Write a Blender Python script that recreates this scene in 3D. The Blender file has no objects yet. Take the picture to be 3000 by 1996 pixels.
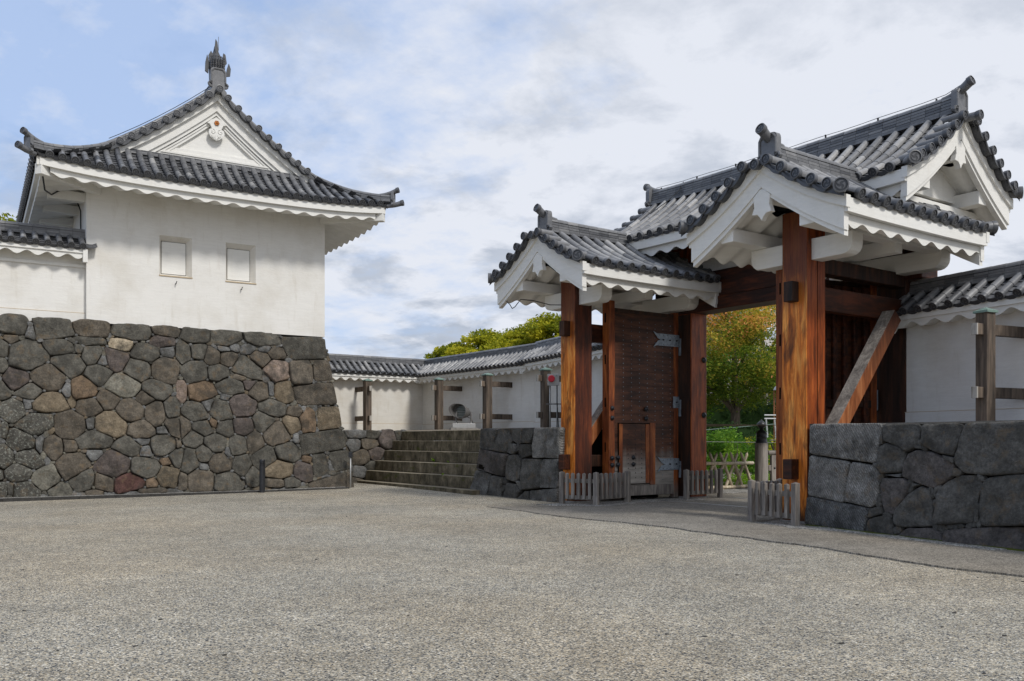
import bpy, math, random
import numpy as np
from mathutils import Vector, Matrix, noise

# ------------------------------------------------------------------ camera, sky, sun, exposure
SC = bpy.context.scene
COL = SC.collection
cam = bpy.data.cameras.new('camera'); camo = bpy.data.objects.new('camera', cam); COL.objects.link(camo)
camo.location = (0, 0, 1.6); camo.rotation_euler = (math.radians(90), 0, 0)
cam.sensor_width = 36; cam.lens = 31.2; cam.shift_y = 0.0973; cam.clip_start = .1; cam.clip_end = 3000
SC.camera = camo
SC.view_settings.view_transform = 'Standard'; SC.view_settings.look = 'None'
SC.view_settings.exposure = 0.25; SC.view_settings.gamma = 1
SUN_EL, SUN_AZ = 45., 138.
w = bpy.data.worlds.new('World'); SC.world = w; w.use_nodes = True
nt = w.node_tree; nt.nodes.clear()
def N(t, k, **kw):
    n = t.nodes.new(k)
    for a, b in kw.items():
        if a in n.bl_rna.properties.keys(): setattr(n, a, b)
        else: n.inputs[a.replace('_', ' ')].default_value = b
    return n
def ramp(t, pts, interp='LINEAR'):
    n = t.nodes.new('ShaderNodeValToRGB'); cr = n.color_ramp; cr.interpolation = interp
    while len(cr.elements) < len(pts): cr.elements.new(.5)
    for e, (p, c) in zip(cr.elements, pts):
        e.position = p; e.color = (c, c, c, 1) if not hasattr(c, '__len__') else (*c, 1)
    return n
def mathn(t, op, a, b=None, clamp=False):
    n = t.nodes.new('ShaderNodeMath'); n.operation = op; n.use_clamp = clamp
    for i, v in ((0, a), (1, b)):
        if v is None: continue
        if hasattr(v, 'links') or hasattr(v, 'is_output'): t.links.new(v, n.inputs[i])
        else: n.inputs[i].default_value = v
    return n.outputs[0]
def mixc(t, f, a, b, mode='MIX'):
    n = t.nodes.new('ShaderNodeMix'); n.data_type = 'RGBA'; n.blend_type = mode; n.clamp_factor = True
    for i, v in ((0, f), (6, a), (7, b)):
        if hasattr(v, 'is_output'): t.links.new(v, n.inputs[i])
        else: n.inputs[i].default_value = (*v, 1) if hasattr(v, '__len__') else v
    return n.outputs[2]
sky = N(nt, 'ShaderNodeTexSky'); sky.sky_type = 'NISHITA'; sky.sun_disc = False
sky.sun_elevation = math.radians(SUN_EL); sky.sun_rotation = math.radians(SUN_AZ); sky.air_density = 1.2; sky.dust_density = .6
tc = N(nt, 'ShaderNodeTexCoord'); sep = N(nt, 'ShaderNodeSeparateXYZ'); nt.links.new(tc.outputs['Generated'], sep.inputs[0])
den = mathn(nt, 'ADD', mathn(nt, 'MAXIMUM', sep.outputs[2], 0.0), .22)
cmb = N(nt, 'ShaderNodeCombineXYZ')
nt.links.new(mathn(nt, 'DIVIDE', sep.outputs[0], den), cmb.inputs[0])
nt.links.new(mathn(nt, 'DIVIDE', sep.outputs[1], den), cmb.inputs[1])
mp = N(nt, 'ShaderNodeMapping'); mp.inputs['Location'].default_value = (3.1, 1.7, 0); mp.inputs['Rotation'].default_value = (0, 0, .5)
nt.links.new(cmb.outputs[0], mp.inputs[0])
n1 = N(nt, 'ShaderNodeTexNoise', Scale=1.3, Detail=9., Roughness=.62, Distortion=.35); nt.links.new(mp.outputs[0], n1.inputs['Vector'])
n2 = N(nt, 'ShaderNodeTexNoise', Scale=2.6, Detail=8., Roughness=.6, Distortion=.2); nt.links.new(mp.outputs[0], n2.inputs['Vector'])
n3 = N(nt, 'ShaderNodeTexNoise', Scale=7., Detail=5., Roughness=.6); nt.links.new(mp.outputs[0], n3.inputs['Vector'])
# cover: thin cloud nearly everywhere, opening towards the left of the view
lft = mathn(nt, 'MULTIPLY', mathn(nt, 'ADD', sep.outputs[0], .02), -1.15)
cov = mathn(nt, 'SUBTRACT', mathn(nt, 'ADD', n1.outputs[0], mathn(nt, 'MULTIPLY', mathn(nt, 'SUBTRACT', n3.outputs[0], .32), .55)), mathn(nt, 'MULTIPLY', lft, .30))
cmask = ramp(nt, [(.33, 0.36), (.48, .66), (.64, .97)]); nt.links.new(cov, cmask.inputs[0])
gr = ramp(nt, [(.49, 0.0), (.60, 1.0)])
lowm = ramp(nt, [(0.0, 1.0), (.16, .85), (.42, .45)])
nt.links.new(sep.outputs[2], lowm.inputs[0]); nt.links.new(n2.outputs[0], gr.inputs[0])
greyf = mathn(nt, 'MULTIPLY', mathn(nt, 'MULTIPLY', gr.outputs[0], lowm.outputs[0]), mathn(nt, 'ADD', .55, mathn(nt, 'MULTIPLY', n3.outputs[0], .8)), True)
ccol = mixc(nt, greyf, (6.75, 7.0, 7.6), (3.7, 4.15, 4.95))
blue = mixc(nt, .72, sky.outputs[0], (2.0, 3.9, 7.8))
skc = mixc(nt, cmask.outputs[0], blue, ccol)
bg = N(nt, 'ShaderNodeBackground'); bg.inputs[1].default_value = .1
nt.links.new(skc, bg.inputs[0]); wo = N(nt, 'ShaderNodeOutputWorld'); nt.links.new(bg.outputs[0], wo.inputs[0])
sl = bpy.data.lights.new('sun', 'SUN'); sl.energy = 2.1; sl.angle = math.radians(9); sl.color = (1, .965, .915)
so = bpy.data.objects.new('sun', sl); COL.objects.link(so)
e_, a_ = math.radians(SUN_EL), math.radians(SUN_AZ)
sd = Vector((math.sin(a_) * math.cos(e_), math.cos(a_) * math.cos(e_), math.sin(e_)))
so.rotation_euler = sd.to_track_quat('Z', 'Y').to_euler(); so.location = sd * 60

# ------------------------------------------------------------------ materials
def newmat(name, rough=.7, spec=.3):
    m = bpy.data.materials.new(name); m.use_nodes = True; t = m.node_tree
    b = t.nodes['Principled BSDF']; b.inputs['Roughness'].default_value = rough
    b.inputs['Specular IOR Level'].default_value = spec
    return m, t, b
def coords(t, scale=(1, 1, 1), kind='Object'):
    c = t.nodes.new('ShaderNodeTexCoord'); mpn = t.nodes.new('ShaderNodeMapping'); mpn.inputs['Scale'].default_value = scale
    t.links.new(c.outputs[kind], mpn.inputs[0]); return mpn.outputs[0]
def nz(t, vec, scale, detail=5, rough=.6, dist=0):
    n = t.nodes.new('ShaderNodeTexNoise'); n.inputs['Scale'].default_value = scale; n.inputs['Detail'].default_value = detail
    n.inputs['Roughness'].default_value = rough; n.inputs['Distortion'].default_value = dist
    t.links.new(vec, n.inputs['Vector']); return n.outputs[0]
def bump(t, b, h, strength=.3, dist=.01):
    n = t.nodes.new('ShaderNodeBump'); n.inputs['Strength'].default_value = strength; n.inputs['Distance'].default_value = dist
    t.links.new(h, n.inputs['Height']); t.links.new(n.outputs[0], b.inputs['Normal'])
def attr(t, name):
    n = t.nodes.new('ShaderNodeAttribute'); n.attribute_name = name; return n
def lk(t, o, i): t.links.new(o, i)
def rmp(t, src, pts, interp='LINEAR'):
    r = ramp(t, pts, interp); lk(t, src, r.inputs[0]); return r.outputs[0]
M = {}
def plaster(name, col, stain=(.50, .45, .36), amt=.5):
    m, t, b = newmat(name, .85, .2)
    v = coords(t, (1, 1, 1)); v2 = coords(t, (2.2, 2.2, .35))
    a = rmp(t, nz(t, v, .7, 6, .65), [(.46, 0.), (.78, amt)])
    s = rmp(t, nz(t, v2, 2.0, 6, .7), [(.55, 0.), (.8, amt)])
    c = mixc(t, a, col, stain); c = mixc(t, s, c, stain)
    f = rmp(t, nz(t, coords(t, (1, 1, 7)), 2.5, 4), [(.3, .93), (.7, 1.0)])
    c = mixc(t, 1., c, f, 'MULTIPLY'); lk(t, c, b.inputs['Base Color'])
    bump(t, b, nz(t, coords(t, (1, 1, 3)), 9, 6), .35, .015); return m
M['plaster'] = plaster('white_plaster', (.765, .75, .71))
M['plaster_trim'] = plaster('trim_plaster', (.78, .77, .73), amt=.2)
M['plaster_worn'] = plaster('stained_plaster', (.70, .675, .62), (.44, .37, .26), .55)
m, t, b = newmat('seam_line', .9); b.inputs['Base Color'].default_value = (.50, .40, .27, 1); M['seam'] = m
m, t, b = newmat('dark_gap', 1., 0); b.inputs['Base Color'].default_value = (.012, .010, .008, 1); M['gap'] = m
m, t, b = newmat('earth_joint', 1., 0); b.inputs['Base Color'].default_value = (.034, .029, .022, 1); M['joint'] = m
# roof tile
m, t, b = newmat('smoked_tile', .40, .5)
c = rmp(t, attr(t, 'rnd').outputs['Fac'], [(0, (.022, .024, .028)), (.25, (.095, .097, .104)), (.6, (.185, .186, .19)), (1, (.36, .352, .34))])
g = rmp(t, nz(t, coords(t), 9, 6, .7), [(.3, .72), (.7, 1.12)])
c = mixc(t, 1., c, g, 'MULTIPLY'); lk(t, c, b.inputs['Base Color'])
lk(t, rmp(t, nz(t, coords(t), 5, 4), [(.3, .28), (.7, .55)]), b.inputs['Roughness'])
bump(t, b, nz(t, coords(t), 40, 3), .12, .01); M['tile'] = m
# stone, with the colour of each stone in 'col'
def stone_mat(name, lichen=.0, chisel=0.):
    m, t, b = newmat(name, .88, .22); v = coords(t)
    a = attr(t, 'col').outputs['Color']
    f = rmp(t, nz(t, v, 4.5, 9, .75), [(.30, .45), (.5, .95), (.72, 1.6)])
    c = mixc(t, 1., a, f, 'MULTIPLY')
    g = rmp(t, nz(t, v, 24, 5, .75), [(.3, .6), (.7, 1.35)])
    c = mixc(t, 1., c, g, 'MULTIPLY')
    warm = rmp(t, nz(t, v, 5.5, 5, .6), [(.55, 0.), (.70, .55)])
    c = mixc(t, warm, c, (.17, .12, .07))
    dk = rmp(t, nz(t, v, 1.8, 6, .7), [(.50, 0.), (.64, .7)])
    c = mixc(t, dk, c, (.042, .040, .034))
    li = mathn(t, 'MULTIPLY', rmp(t, nz(t, v, 17, 5, .75), [(.54, 0.), (.60, 1.)]), attr(t, 'lich').outputs['Fac'])
    c = mixc(t, li, c, (.34, .35, .30)); lk(t, c, b.inputs['Base Color'])
    h = mathn(t, 'ADD', nz(t, v, 11, 8, .7), mathn(t, 'MULTIPLY', nz(t, v, 60, 4, .7), .35))
    if chisel:
        wv = t.nodes.new('ShaderNodeTexWave'); wv.inputs['Scale'].default_value = 8; wv.inputs['Distortion'].default_value = 5
        wv.inputs['Detail'].default_value = 3; wv.inputs['Detail Scale'].default_value = 2.5
        mq = t.nodes.new('ShaderNodeMapping'); mq.inputs['Rotation'].default_value = (0, math.radians(38), 0); lk(t, coords(t, (1, 1, .9)), mq.inputs[0]); lk(t, mq.outputs[0], wv.inputs['Vector'])
        h = mathn(t, 'ADD', h, mathn(t, 'MULTIPLY', wv.outputs['Fac'], chisel))
        c = mixc(t, 1., c, rmp(t, wv.outputs['Fac'], [(.3, .9), (.95, 1.25)]), 'MULTIPLY'); lk(t, c, b.inputs['Base Color'])
    bump(t, b, h, .9, .055); return m
m, t, b = newmat('moss', .95, .1); b.inputs['Base Color'].default_value = (.07, .085, .012, 1); M['moss'] = m
M['stone'] = stone_mat('field_stone'); M['stone_cut'] = stone_mat('cut_stone', chisel=.42)
# wood
def wood(name, cols, spots=.0, grain=26, bleach=None, rough=.55, ax=2, shelter=None):
    m, t, b = newmat(name, rough, .3)
    s1 = [grain] * 3; s1[ax] = 1.1; s2 = [7] * 3; s2[ax] = 1.; v = coords(t, s1); v2 = coords(t, s2)
    c = rmp(t, nz(t, v2, .9, 6, .68, .6), [(.30, cols[0]), (.48, cols[1]), (.68, cols[2])])
    g = rmp(t, nz(t, v, 1.0, 5, .65, .3), [(.25, .5), (.55, 1.0), (.8, 1.3)])
    c = mixc(t, 1., c, g, 'MULTIPLY')
    if spots:
        s = rmp(t, nz(t, coords(t, (3.2, 3.2, .8)), 1., 5, .6, .8), [(.52, 0.), (.64, spots)])
        c = mixc(t, s, c, (.028, .012, .006))
    if bleach:
        cx = t.nodes.new('ShaderNodeTexCoord'); sp = t.nodes.new('ShaderNodeSeparateXYZ'); lk(t, cx.outputs['Object'], sp.inputs[0])
        zz = mathn(t, 'ADD', sp.outputs[2], mathn(t, 'MULTIPLY', nz(t, coords(t, (6, 6, .7)), 1., 5), .55))
        k = rmp(t, mathn(t, 'MULTIPLY', mathn(t, 'SUBTRACT', zz, bleach[0]), 1. / bleach[1]), [(0., 1.), (1., 0.)])
        gc = mixc(t, 1., bleach[2], g, 'MULTIPLY'); c = mixc(t, k, c, gc)
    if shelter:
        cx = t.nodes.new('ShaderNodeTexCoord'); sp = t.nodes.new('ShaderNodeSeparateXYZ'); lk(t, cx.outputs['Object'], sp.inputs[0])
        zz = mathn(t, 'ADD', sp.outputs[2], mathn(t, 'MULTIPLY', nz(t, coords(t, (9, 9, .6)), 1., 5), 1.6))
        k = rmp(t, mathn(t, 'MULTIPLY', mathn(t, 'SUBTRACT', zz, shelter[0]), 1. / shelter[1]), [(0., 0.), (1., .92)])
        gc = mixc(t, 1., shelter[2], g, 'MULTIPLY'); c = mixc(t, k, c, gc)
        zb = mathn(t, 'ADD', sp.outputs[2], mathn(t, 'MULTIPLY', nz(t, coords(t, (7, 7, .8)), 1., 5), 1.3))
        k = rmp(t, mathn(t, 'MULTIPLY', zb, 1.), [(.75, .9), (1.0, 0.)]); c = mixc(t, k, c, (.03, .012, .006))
    lk(t, c, b.inputs['Base Color']); bump(t, b, nz(t, v, 1.0, 4), .25, .006); return m
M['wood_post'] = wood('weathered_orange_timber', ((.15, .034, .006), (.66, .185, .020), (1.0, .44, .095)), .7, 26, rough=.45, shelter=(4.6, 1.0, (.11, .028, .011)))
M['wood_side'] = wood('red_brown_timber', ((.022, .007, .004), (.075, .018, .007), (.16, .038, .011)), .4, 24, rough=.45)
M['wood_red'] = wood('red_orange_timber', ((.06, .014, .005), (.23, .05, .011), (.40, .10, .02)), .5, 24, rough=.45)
M['wood_dark'] = wood('dark_timber', ((.010, .006, .004), (.032, .015, .009), (.075, .028, .013)), 0, 22, rough=.6)
M['wood_beam'] = wood('brown_beam_timber', ((.010, .005, .004), (.045, .014, .007), (.12, .032, .011)), .3, 14, rough=.55, ax=0)
M['wood_tie'] = wood('brown_tie_timber', ((.010, .005, .004), (.05, .016, .007), (.13, .034, .012)), .3, 14, rough=.55, ax=1)
M['wood_door'] = wood('door_boards', ((.018, .007, .004), (.065, .022, .010), (.14, .050, .022)), .3, 12, (1.05, .6, (.34, .31, .27)), ax=1)
M['wood_stile'] = wood('door_stile_timber', ((.05, .014, .005), (.20, .048, .012), (.42, .13, .03)), .3, 24, (.35, .5, (.22, .19, .16)))
M['wood_grey'] = wood('grey_picket_timber', ((.09, .078, .068), (.22, .195, .17), (.38, .345, .30)), 0, 34, rough=.8)
M['wood_pole'] = wood('weathered_brace_timber', ((.04, .035, .028), (.11, .085, .065), (.20, .15, .11)), .3, 30, rough=.8)
M['wood_pale'] = wood('pale_end_grain', ((.20, .18, .15), (.34, .32, .28), (.48, .46, .42)), 0, 12, rough=.85)
M['bamboo'] = wood('grey_bamboo', ((.30, .24, .16), (.50, .42, .30), (.66, .58, .43)), 0, 10, rough=.6)
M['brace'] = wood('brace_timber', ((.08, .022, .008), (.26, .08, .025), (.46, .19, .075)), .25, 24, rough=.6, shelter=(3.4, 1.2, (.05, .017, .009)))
def flat(name, col, rough=.5, metal=0., var=.15, spec=.4, bmp=0.):
    m, t, b = newmat(name, rough, spec); b.inputs['Metallic'].default_value = metal
    f = rmp(t, nz(t, coords(t), 12, 5, .7), [(.3, 1 - var), (.7, 1 + var)])
    lk(t, mixc(t, 1., col, f, 'MULTIPLY'), b.inputs['Base Color'])
    if bmp: bump(t, b, nz(t, coords(t), 30, 4), bmp, .01)
    return m
M['iron'] = flat('black_iron', (.022, .023, .026), .38, .0, .3)
M['hinge'] = flat('blue_grey_iron', (.20, .235, .27), .5, .3, .4, bmp=.2)
M['steel'] = flat('galvanised_steel', (.42, .42, .41), .45, .5, .15)
M['gunmetal'] = flat('grey_enamel', (.15, .145, .14), .5, .2, .2)
M['glass'] = flat('lamp_glass', (.12, .15, .14), .08, 0, .1, .9)
M['copper'] = flat('green_copper', (.16, .235, .20), .6, 0, .25)
M['red'] = flat('red_enamel', (.62, .03, .05), .4, 0, .1)
M['gold'] = flat('gilt_rust', (.42, .15, .035), .5, .3, .5)
M['cable'] = flat('black_cable', (.015, .015, .016), .6, 0, .1)
M['concrete'] = flat('grey_block', (.24, .225, .205), .9, 0, .3, .2, .4)
M['kerb'] = flat('dark_kerb', (.045, .043, .040), .85, 0, .4, .2, .5)
M['far_wall'] = flat('far_render', (.62, .58, .54), .9, 0, .1)
M['far_roof'] = flat('far_grey_roof', (.10, .115, .13), .6, 0, .15)
M['far_glass'] = flat('far_window_glass', (.05, .06, .07), .2, 0, .2)
M['rust'] = flat('rust_lattice', (.28, .12, .05), .8, 0, .3)
M['white_metal'] = flat('white_insulator', (.42, .43, .43), .4, 0, .1)
M['bark'] = wood('tree_bark', ((.03, .024, .018), (.085, .068, .05), (.16, .13, .10)), 0, 9, rough=.9)
# stairs
m, t, b = newmat('mossy_step_stone', .88, .2); v = coords(t)
c = rmp(t, nz(t, v, 3, 8, .7), [(.3, (.055, .046, .030)), (.5, (.145, .122, .080)), (.72, (.29, .24, .165))])
st = rmp(t, nz(t, coords(t, (2.4, 2.4, .6)), 2.3, 8, .78, .5), [(.36, .45), (.62, 1.2)])
c = mixc(t, 1., c, st, 'MULTIPLY')
ms = rmp(t, nz(t, coords(t, (1, 1, 2.5)), 1.7, 6, .7), [(.58, 0.), (.66, .8)])
c = mixc(t, ms, c, (.075, .085, .012))
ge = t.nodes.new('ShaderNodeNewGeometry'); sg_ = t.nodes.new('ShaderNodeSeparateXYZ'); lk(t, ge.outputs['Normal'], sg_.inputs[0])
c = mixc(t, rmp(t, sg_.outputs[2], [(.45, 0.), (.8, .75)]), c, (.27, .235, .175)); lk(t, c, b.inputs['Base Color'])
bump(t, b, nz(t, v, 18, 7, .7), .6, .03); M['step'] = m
# gravel
def gravel(name, cols, sc, tint, rough=.85, bmp=.8):
    m, t, b = newmat(name, rough, .25); v = coords(t, (1, 1, 1))
    vo = t.nodes.new('ShaderNodeTexVoronoi'); vo.inputs['Scale'].default_value = sc; vo.voronoi_dimensions = '2D'; lk(t, v, vo.inputs['Vector'])
    sp = t.nodes.new('ShaderNodeSeparateColor'); lk(t, vo.outputs['Color'], sp.inputs[0])
    c = rmp(t, sp.outputs[0], cols)
    vo2 = t.nodes.new('ShaderNodeTexVoronoi'); vo2.inputs['Scale'].default_value = sc * .2; vo2.voronoi_dimensions = '2D'; lk(t, v, vo2.inputs['Vector'])
    s2 = t.nodes.new('ShaderNodeSeparateColor'); lk(t, vo2.outputs['Color'], s2.inputs[0])
    f0 = rmp(t, s2.outputs[1], [(0, .88), (.5, 1.0), (1, 1.10)]); c = mixc(t, 1., c, f0, 'MULTIPLY')
    f = rmp(t, nz(t, v, .35, 6, .6), [(.3, .80), (.7, 1.16)]); c = mixc(t, 1., c, f, 'MULTIPLY')
    f2 = rmp(t, nz(t, v, 2.2, 5, .6), [(.3, .86), (.7, 1.12)]); c = mixc(t, 1., c, f2, 'MULTIPLY')
    k = rmp(t, nz(t, v, .22, 4, .5), [(.42, 0.), (.62, .5)]); c = mixc(t, k, c, mixc(t, 1., c, tint, 'MULTIPLY'))
    lk(t, c, b.inputs['Base Color'])
    bump(t, b, mathn(t, 'SUBTRACT', 1., vo.outputs['Distance']), bmp, .012); return m
M['gravel'] = gravel('pebble_gravel', [(0, (.025, .028, .040)), (.17, (.075, .078, .082)), (.38, (.255, .245, .21)), (.6, (.43, .395, .315)), (.84, (.40, .33, .22)), (1, (.80, .76, .66))], 92, (1.09, .99, .86), bmp=.55)
M['pave'] = gravel('compacted_sand', [(0, (.09, .080, .068)), (.35, (.19, .176, .150)), (.7, (.26, .24, .20)), (1, (.42, .39, .34))], 85, (1.05, .96, .84), bmp=.5)
M['edge_gravel'] = gravel('grey_edge_gravel', [(0, (.07, .075, .08)), (.4, (.24, .235, .22)), (.75, (.38, .36, .32)), (1, (.60, .58, .55))], 40, (1, .97, .9))
M['earth'] = flat('terrace_earth', (.22, .19, .15), .95, 0, .3, .1, .6)
def leaf(name, cols):
    m, t, b = newmat(name, .62, .25)
    c = rmp(t, attr(t, 'rnd').outputs['Fac'], cols); lk(t, c, b.inputs['Base Color'])
    tr = t.nodes.new('ShaderNodeBsdfTranslucent'); lk(t, c, tr.inputs[0])
    mx = t.nodes.new('ShaderNodeMixShader'); mx.inputs[0].default_value = .45
    lk(t, b.outputs[0], mx.inputs[1]); lk(t, tr.outputs[0], mx.inputs[2])
    lk(t, mx.outputs[0], t.nodes['Material Output'].inputs[0]); return m
M['leaf_yellow'] = leaf('yellow_green_leaves', [(0, (.09, .13, .008)), (.5, (.34, .36, .02)), (1, (.68, .60, .04))])
M['leaf_autumn'] = leaf('turning_cherry_leaves', [(0, (.045, .10, .010)), (.38, (.21, .28, .022)), (.7, (.60, .44, .06)), (1, (.88, .36, .14))])
M['leaf_green'] = leaf('green_leaves', [(0, (.035, .10, .010)), (.5, (.10, .24, .02)), (1, (.26, .42, .045))])
M['leaf_dark'] = leaf('dark_leaves', [(0, (.010, .030, .007)), (.6, (.03, .075, .015)), (1, (.09, .16, .03))])
M['leaf_lime'] = leaf('lime_leaves', [(0, (.10, .22, .012)), (1, (.32, .50, .04))])

# ------------------------------------------------------------------ mesh helpers
RND = random.Random(7)
class MB:
    def __init__(s): s.v = []; s.f = []; s.r = []; s.m = []; s.c = []
    def add(s, verts, faces, r=.5, m=0, col=None):
        o = len(s.v); s.v.extend([tuple(p) for p in verts]); s.f.extend([tuple(i + o for i in q) for q in faces])
        n = len(faces); s.r.extend([r] * n if not hasattr(r, '__len__') else r); s.m.extend([m] * n)
        s.c.extend([col or (1, 1, 1, 0)] * n)
    def box(s, x0, x1, y0, y1, z0, z1, r=.5, m=0, X=None):
        v = [(x, y, z) for z in (z0, z1) for y in (y0, y1) for x in (x0, x1)]
        if X is not None: v = [X @ Vector(p) for p in v]
        s.add(v, [(0, 2, 3, 1), (4, 5, 7, 6), (0, 1, 5, 4), (2, 6, 7, 3), (0, 4, 6, 2), (1, 3, 7, 5)], r, m)
    def prism(s, poly, fn, t0, t1, r=.5, m=0, col=None):
        n = len(poly); v = [fn(a, b, t0) for a, b in poly] + [fn(a, b, t1) for a, b in poly]
        f = [tuple(range(n)), tuple(range(2 * n - 1, n - 1, -1))] + [(i, i + n, (i + 1) % n + n, (i + 1) % n) for i in range(n)]
        s.add(v, f, r, m, col)
    def loft(s, rings, cap=True, r=.5, m=0, closed=True):
        n = len(rings[0]); v = [p for q in rings for p in q]; f = []
        for i in range(len(rings) - 1):
            for k in range(n if closed else n - 1):
                a = i * n + k; b2 = i * n + (k + 1) % n; f.append((a, b2, b2 + n, a + n))
        if cap: f.append(tuple(range(n - 1, -1, -1))); f.append(tuple(range((len(rings) - 1) * n, len(rings) * n)))
        s.add(v, f, r, m)
    def tube(s, pts, rad, seg=8, r=.5, m=0, cap=True):
        pts = [Vector(p) for p in pts]; rings = []
        for i, p in enumerate(pts):
            d = (pts[min(i + 1, len(pts) - 1)] - pts[max(i - 1, 0)])
            if d.length < 1e-6: d = Vector((0, 0, 1))
            d.normalize(); up = Vector((0, 0, 1)) if abs(d.z) < .92 else Vector((1, 0, 0))
            a = d.cross(up).normalized(); b2 = d.cross(a)
            rr = rad[i] if hasattr(rad, '__len__') else rad
            rings.append([p + (a * math.cos(2 * math.pi * k / seg) + b2 * math.sin(2 * math.pi * k / seg)) * rr for k in range(seg)])
        s.loft(rings, cap, r, m)
    def lathe(s, prof, c=(0, 0, 0), seg=16, X=None, r=.5, m=0):
        rings = []
        for rr, z in prof:
            ring = [Vector((c[0] + rr * math.cos(2 * math.pi * k / seg), c[1] + rr * math.sin(2 * math.pi * k / seg), c[2] + z)) for k in range(seg)]
            rings.append([X @ p for p in ring] if X is not None else ring)
        s.loft(rings, True, r, m)
    def build(s, name, mats, parent=None, X=None, bevel=0, smooth=False, angle=None):
        if not isinstance(mats, (list, tuple)): mats = [mats]
        me = bpy.data.meshes.new(name); v = s.v
        if X is not None: v = [tuple(X @ Vector(p)) for p in v]
        me.from_pydata(v, [], s.f)
        for q in mats: me.materials.append(M[q] if isinstance(q, str) else q)
        me.polygons.foreach_set('material_index', s.m)
        a = me.attributes.new('rnd', 'FLOAT', 'FACE'); a.data.foreach_set('value', s.r)
        if any(c[:3] != (1, 1, 1) for c in s.c[:50]):
            a = me.attributes.new('col', 'FLOAT_COLOR', 'FACE'); a.data.foreach_set('color', [q for c in s.c for q in (c[0], c[1], c[2], 1)])
            a = me.attributes.new('lich', 'FLOAT', 'FACE'); a.data.foreach_set('value', [c[3] for c in s.c])
        if smooth:
            me.polygons.foreach_set('use_smooth', [True] * len(me.polygons))
            if angle: me.set_sharp_from_angle(angle=math.radians(angle))
        me.update(); o = bpy.data.objects.new(name, me); COL.objects.link(o)
        if parent is not None: o.parent = parent
        if bevel:
            bm_ = o.modifiers.new('edge', 'BEVEL'); bm_.width = bevel; bm_.segments = 2; bm_.limit_method = 'ANGLE'; bm_.angle_limit = math.radians(40)
        return o
def tag(o, label=None, cat=None, group=None, kind=None):
    if label: o['label'] = label
    if cat: o['category'] = cat
    if group: o['group'] = group
    if kind: o['kind'] = kind
    return o
def thing(name, label, cat, X, group=None):
    o = bpy.data.objects.new(name, None); COL.objects.link(o); o.matrix_world = X; o.empty_display_size = .3
    return tag(o, label, cat, group)
def frame(x, y, deg, z=0.): return Matrix.Translation((x, y, z)) @ Matrix.Rotation(math.radians(deg), 4, 'Z')
def bx(name, mat, parent, x0, x1, y0, y1, z0, z1, bevel=.012, X=None):
    b_ = MB(); b_.box(x0, x1, y0, y1, z0, z1, X=X); return b_.build(name, mat, parent, bevel=bevel)
def copy_tree(o, parent=None):
    c = o.copy(); COL.objects.link(c)
    if parent is not None: c.parent = parent
    for ch in list(o.children): copy_tree(ch, c)
    return c
FG = frame(1.57, 22.2, -54.5)          # gate: x along the ridge, y out through the passage
FT = frame(-6.07, 28.76, 31.4)         # turret: x along its front, y into the building
Z = lambda a, b_, z: Vector((a, b_, z))
# ------------------------------------------------------------------ tiled roofs
def disc(B, c, t, n, s, R=.095, r0=.08):
    """round eave tile end: c centre, t facing, n up, s sideways"""
    seg = 14; rings = []
    for rr, o in ((R * .96, -.07), (R, -.03), (R, .022), (R * .84, .026), (R * .79, .008), (.001, .010)):
        rings.append([c + t * o + (s * math.cos(2 * math.pi * k / seg) + n * math.sin(2 * math.pi * k / seg)) * rr for k in range(seg)])
    v = [p for q in rings for p in q]; f = []; rr_ = []
    for i in range(5):
        for k in range(seg):
            f.append((i * seg + k, i * seg + (k + 1) % seg, (i + 1) * seg + (k + 1) % seg, (i + 1) * seg + k)); rr_.append([.22, .25, .32, .10, .06][i])
    f.append(tuple(range(seg))); rr_.append(.1)
    B.add(v, f, rr_)
    for q in range(3):      # three comma marks
        a0 = q * 2.094 + .4; pts = []
        for k in range(6):
            a = a0 + k * .36; w_ = R * (.19 - .033 * k); ra = R * (.34 + .045 * k)
            p = c + t * .016; dr = s * math.cos(a) + n * math.sin(a)
            pts.append((p + dr * (ra - w_), p + dr * (ra + w_)))
        v = [x for pr in pts for x in pr]; B.add(v, [(2 * k, 2 * k + 1, 2 * k + 3, 2 * k + 2) for k in range(5)], .3)
def half(B, p0, p1, n, s, r0, r1, rv, k0=-.2, seg=8, lip=.02):
    ring0 = []; ring1 = []
    for k in range(seg + 1):
        a = k0 + (math.pi - 2 * k0) * k / seg
        d = s * math.cos(a) + n * math.sin(a); ring0.append(p0 + d * r0); ring1.append(p1 + d * r1)
    inner = [p1 + (q - p1) * (1 - lip / r1) for q in ring1]
    m_ = seg + 1; f = [(k, k + 1, k + 1 + m_, k + m_) for k in range(seg)] + [(k + m_, k + 1 + m_, k + 1 + 2 * m_, k + 2 * m_) for k in range(seg)]
    B.add(ring0 + ring1 + inner, f, rv)
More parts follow.
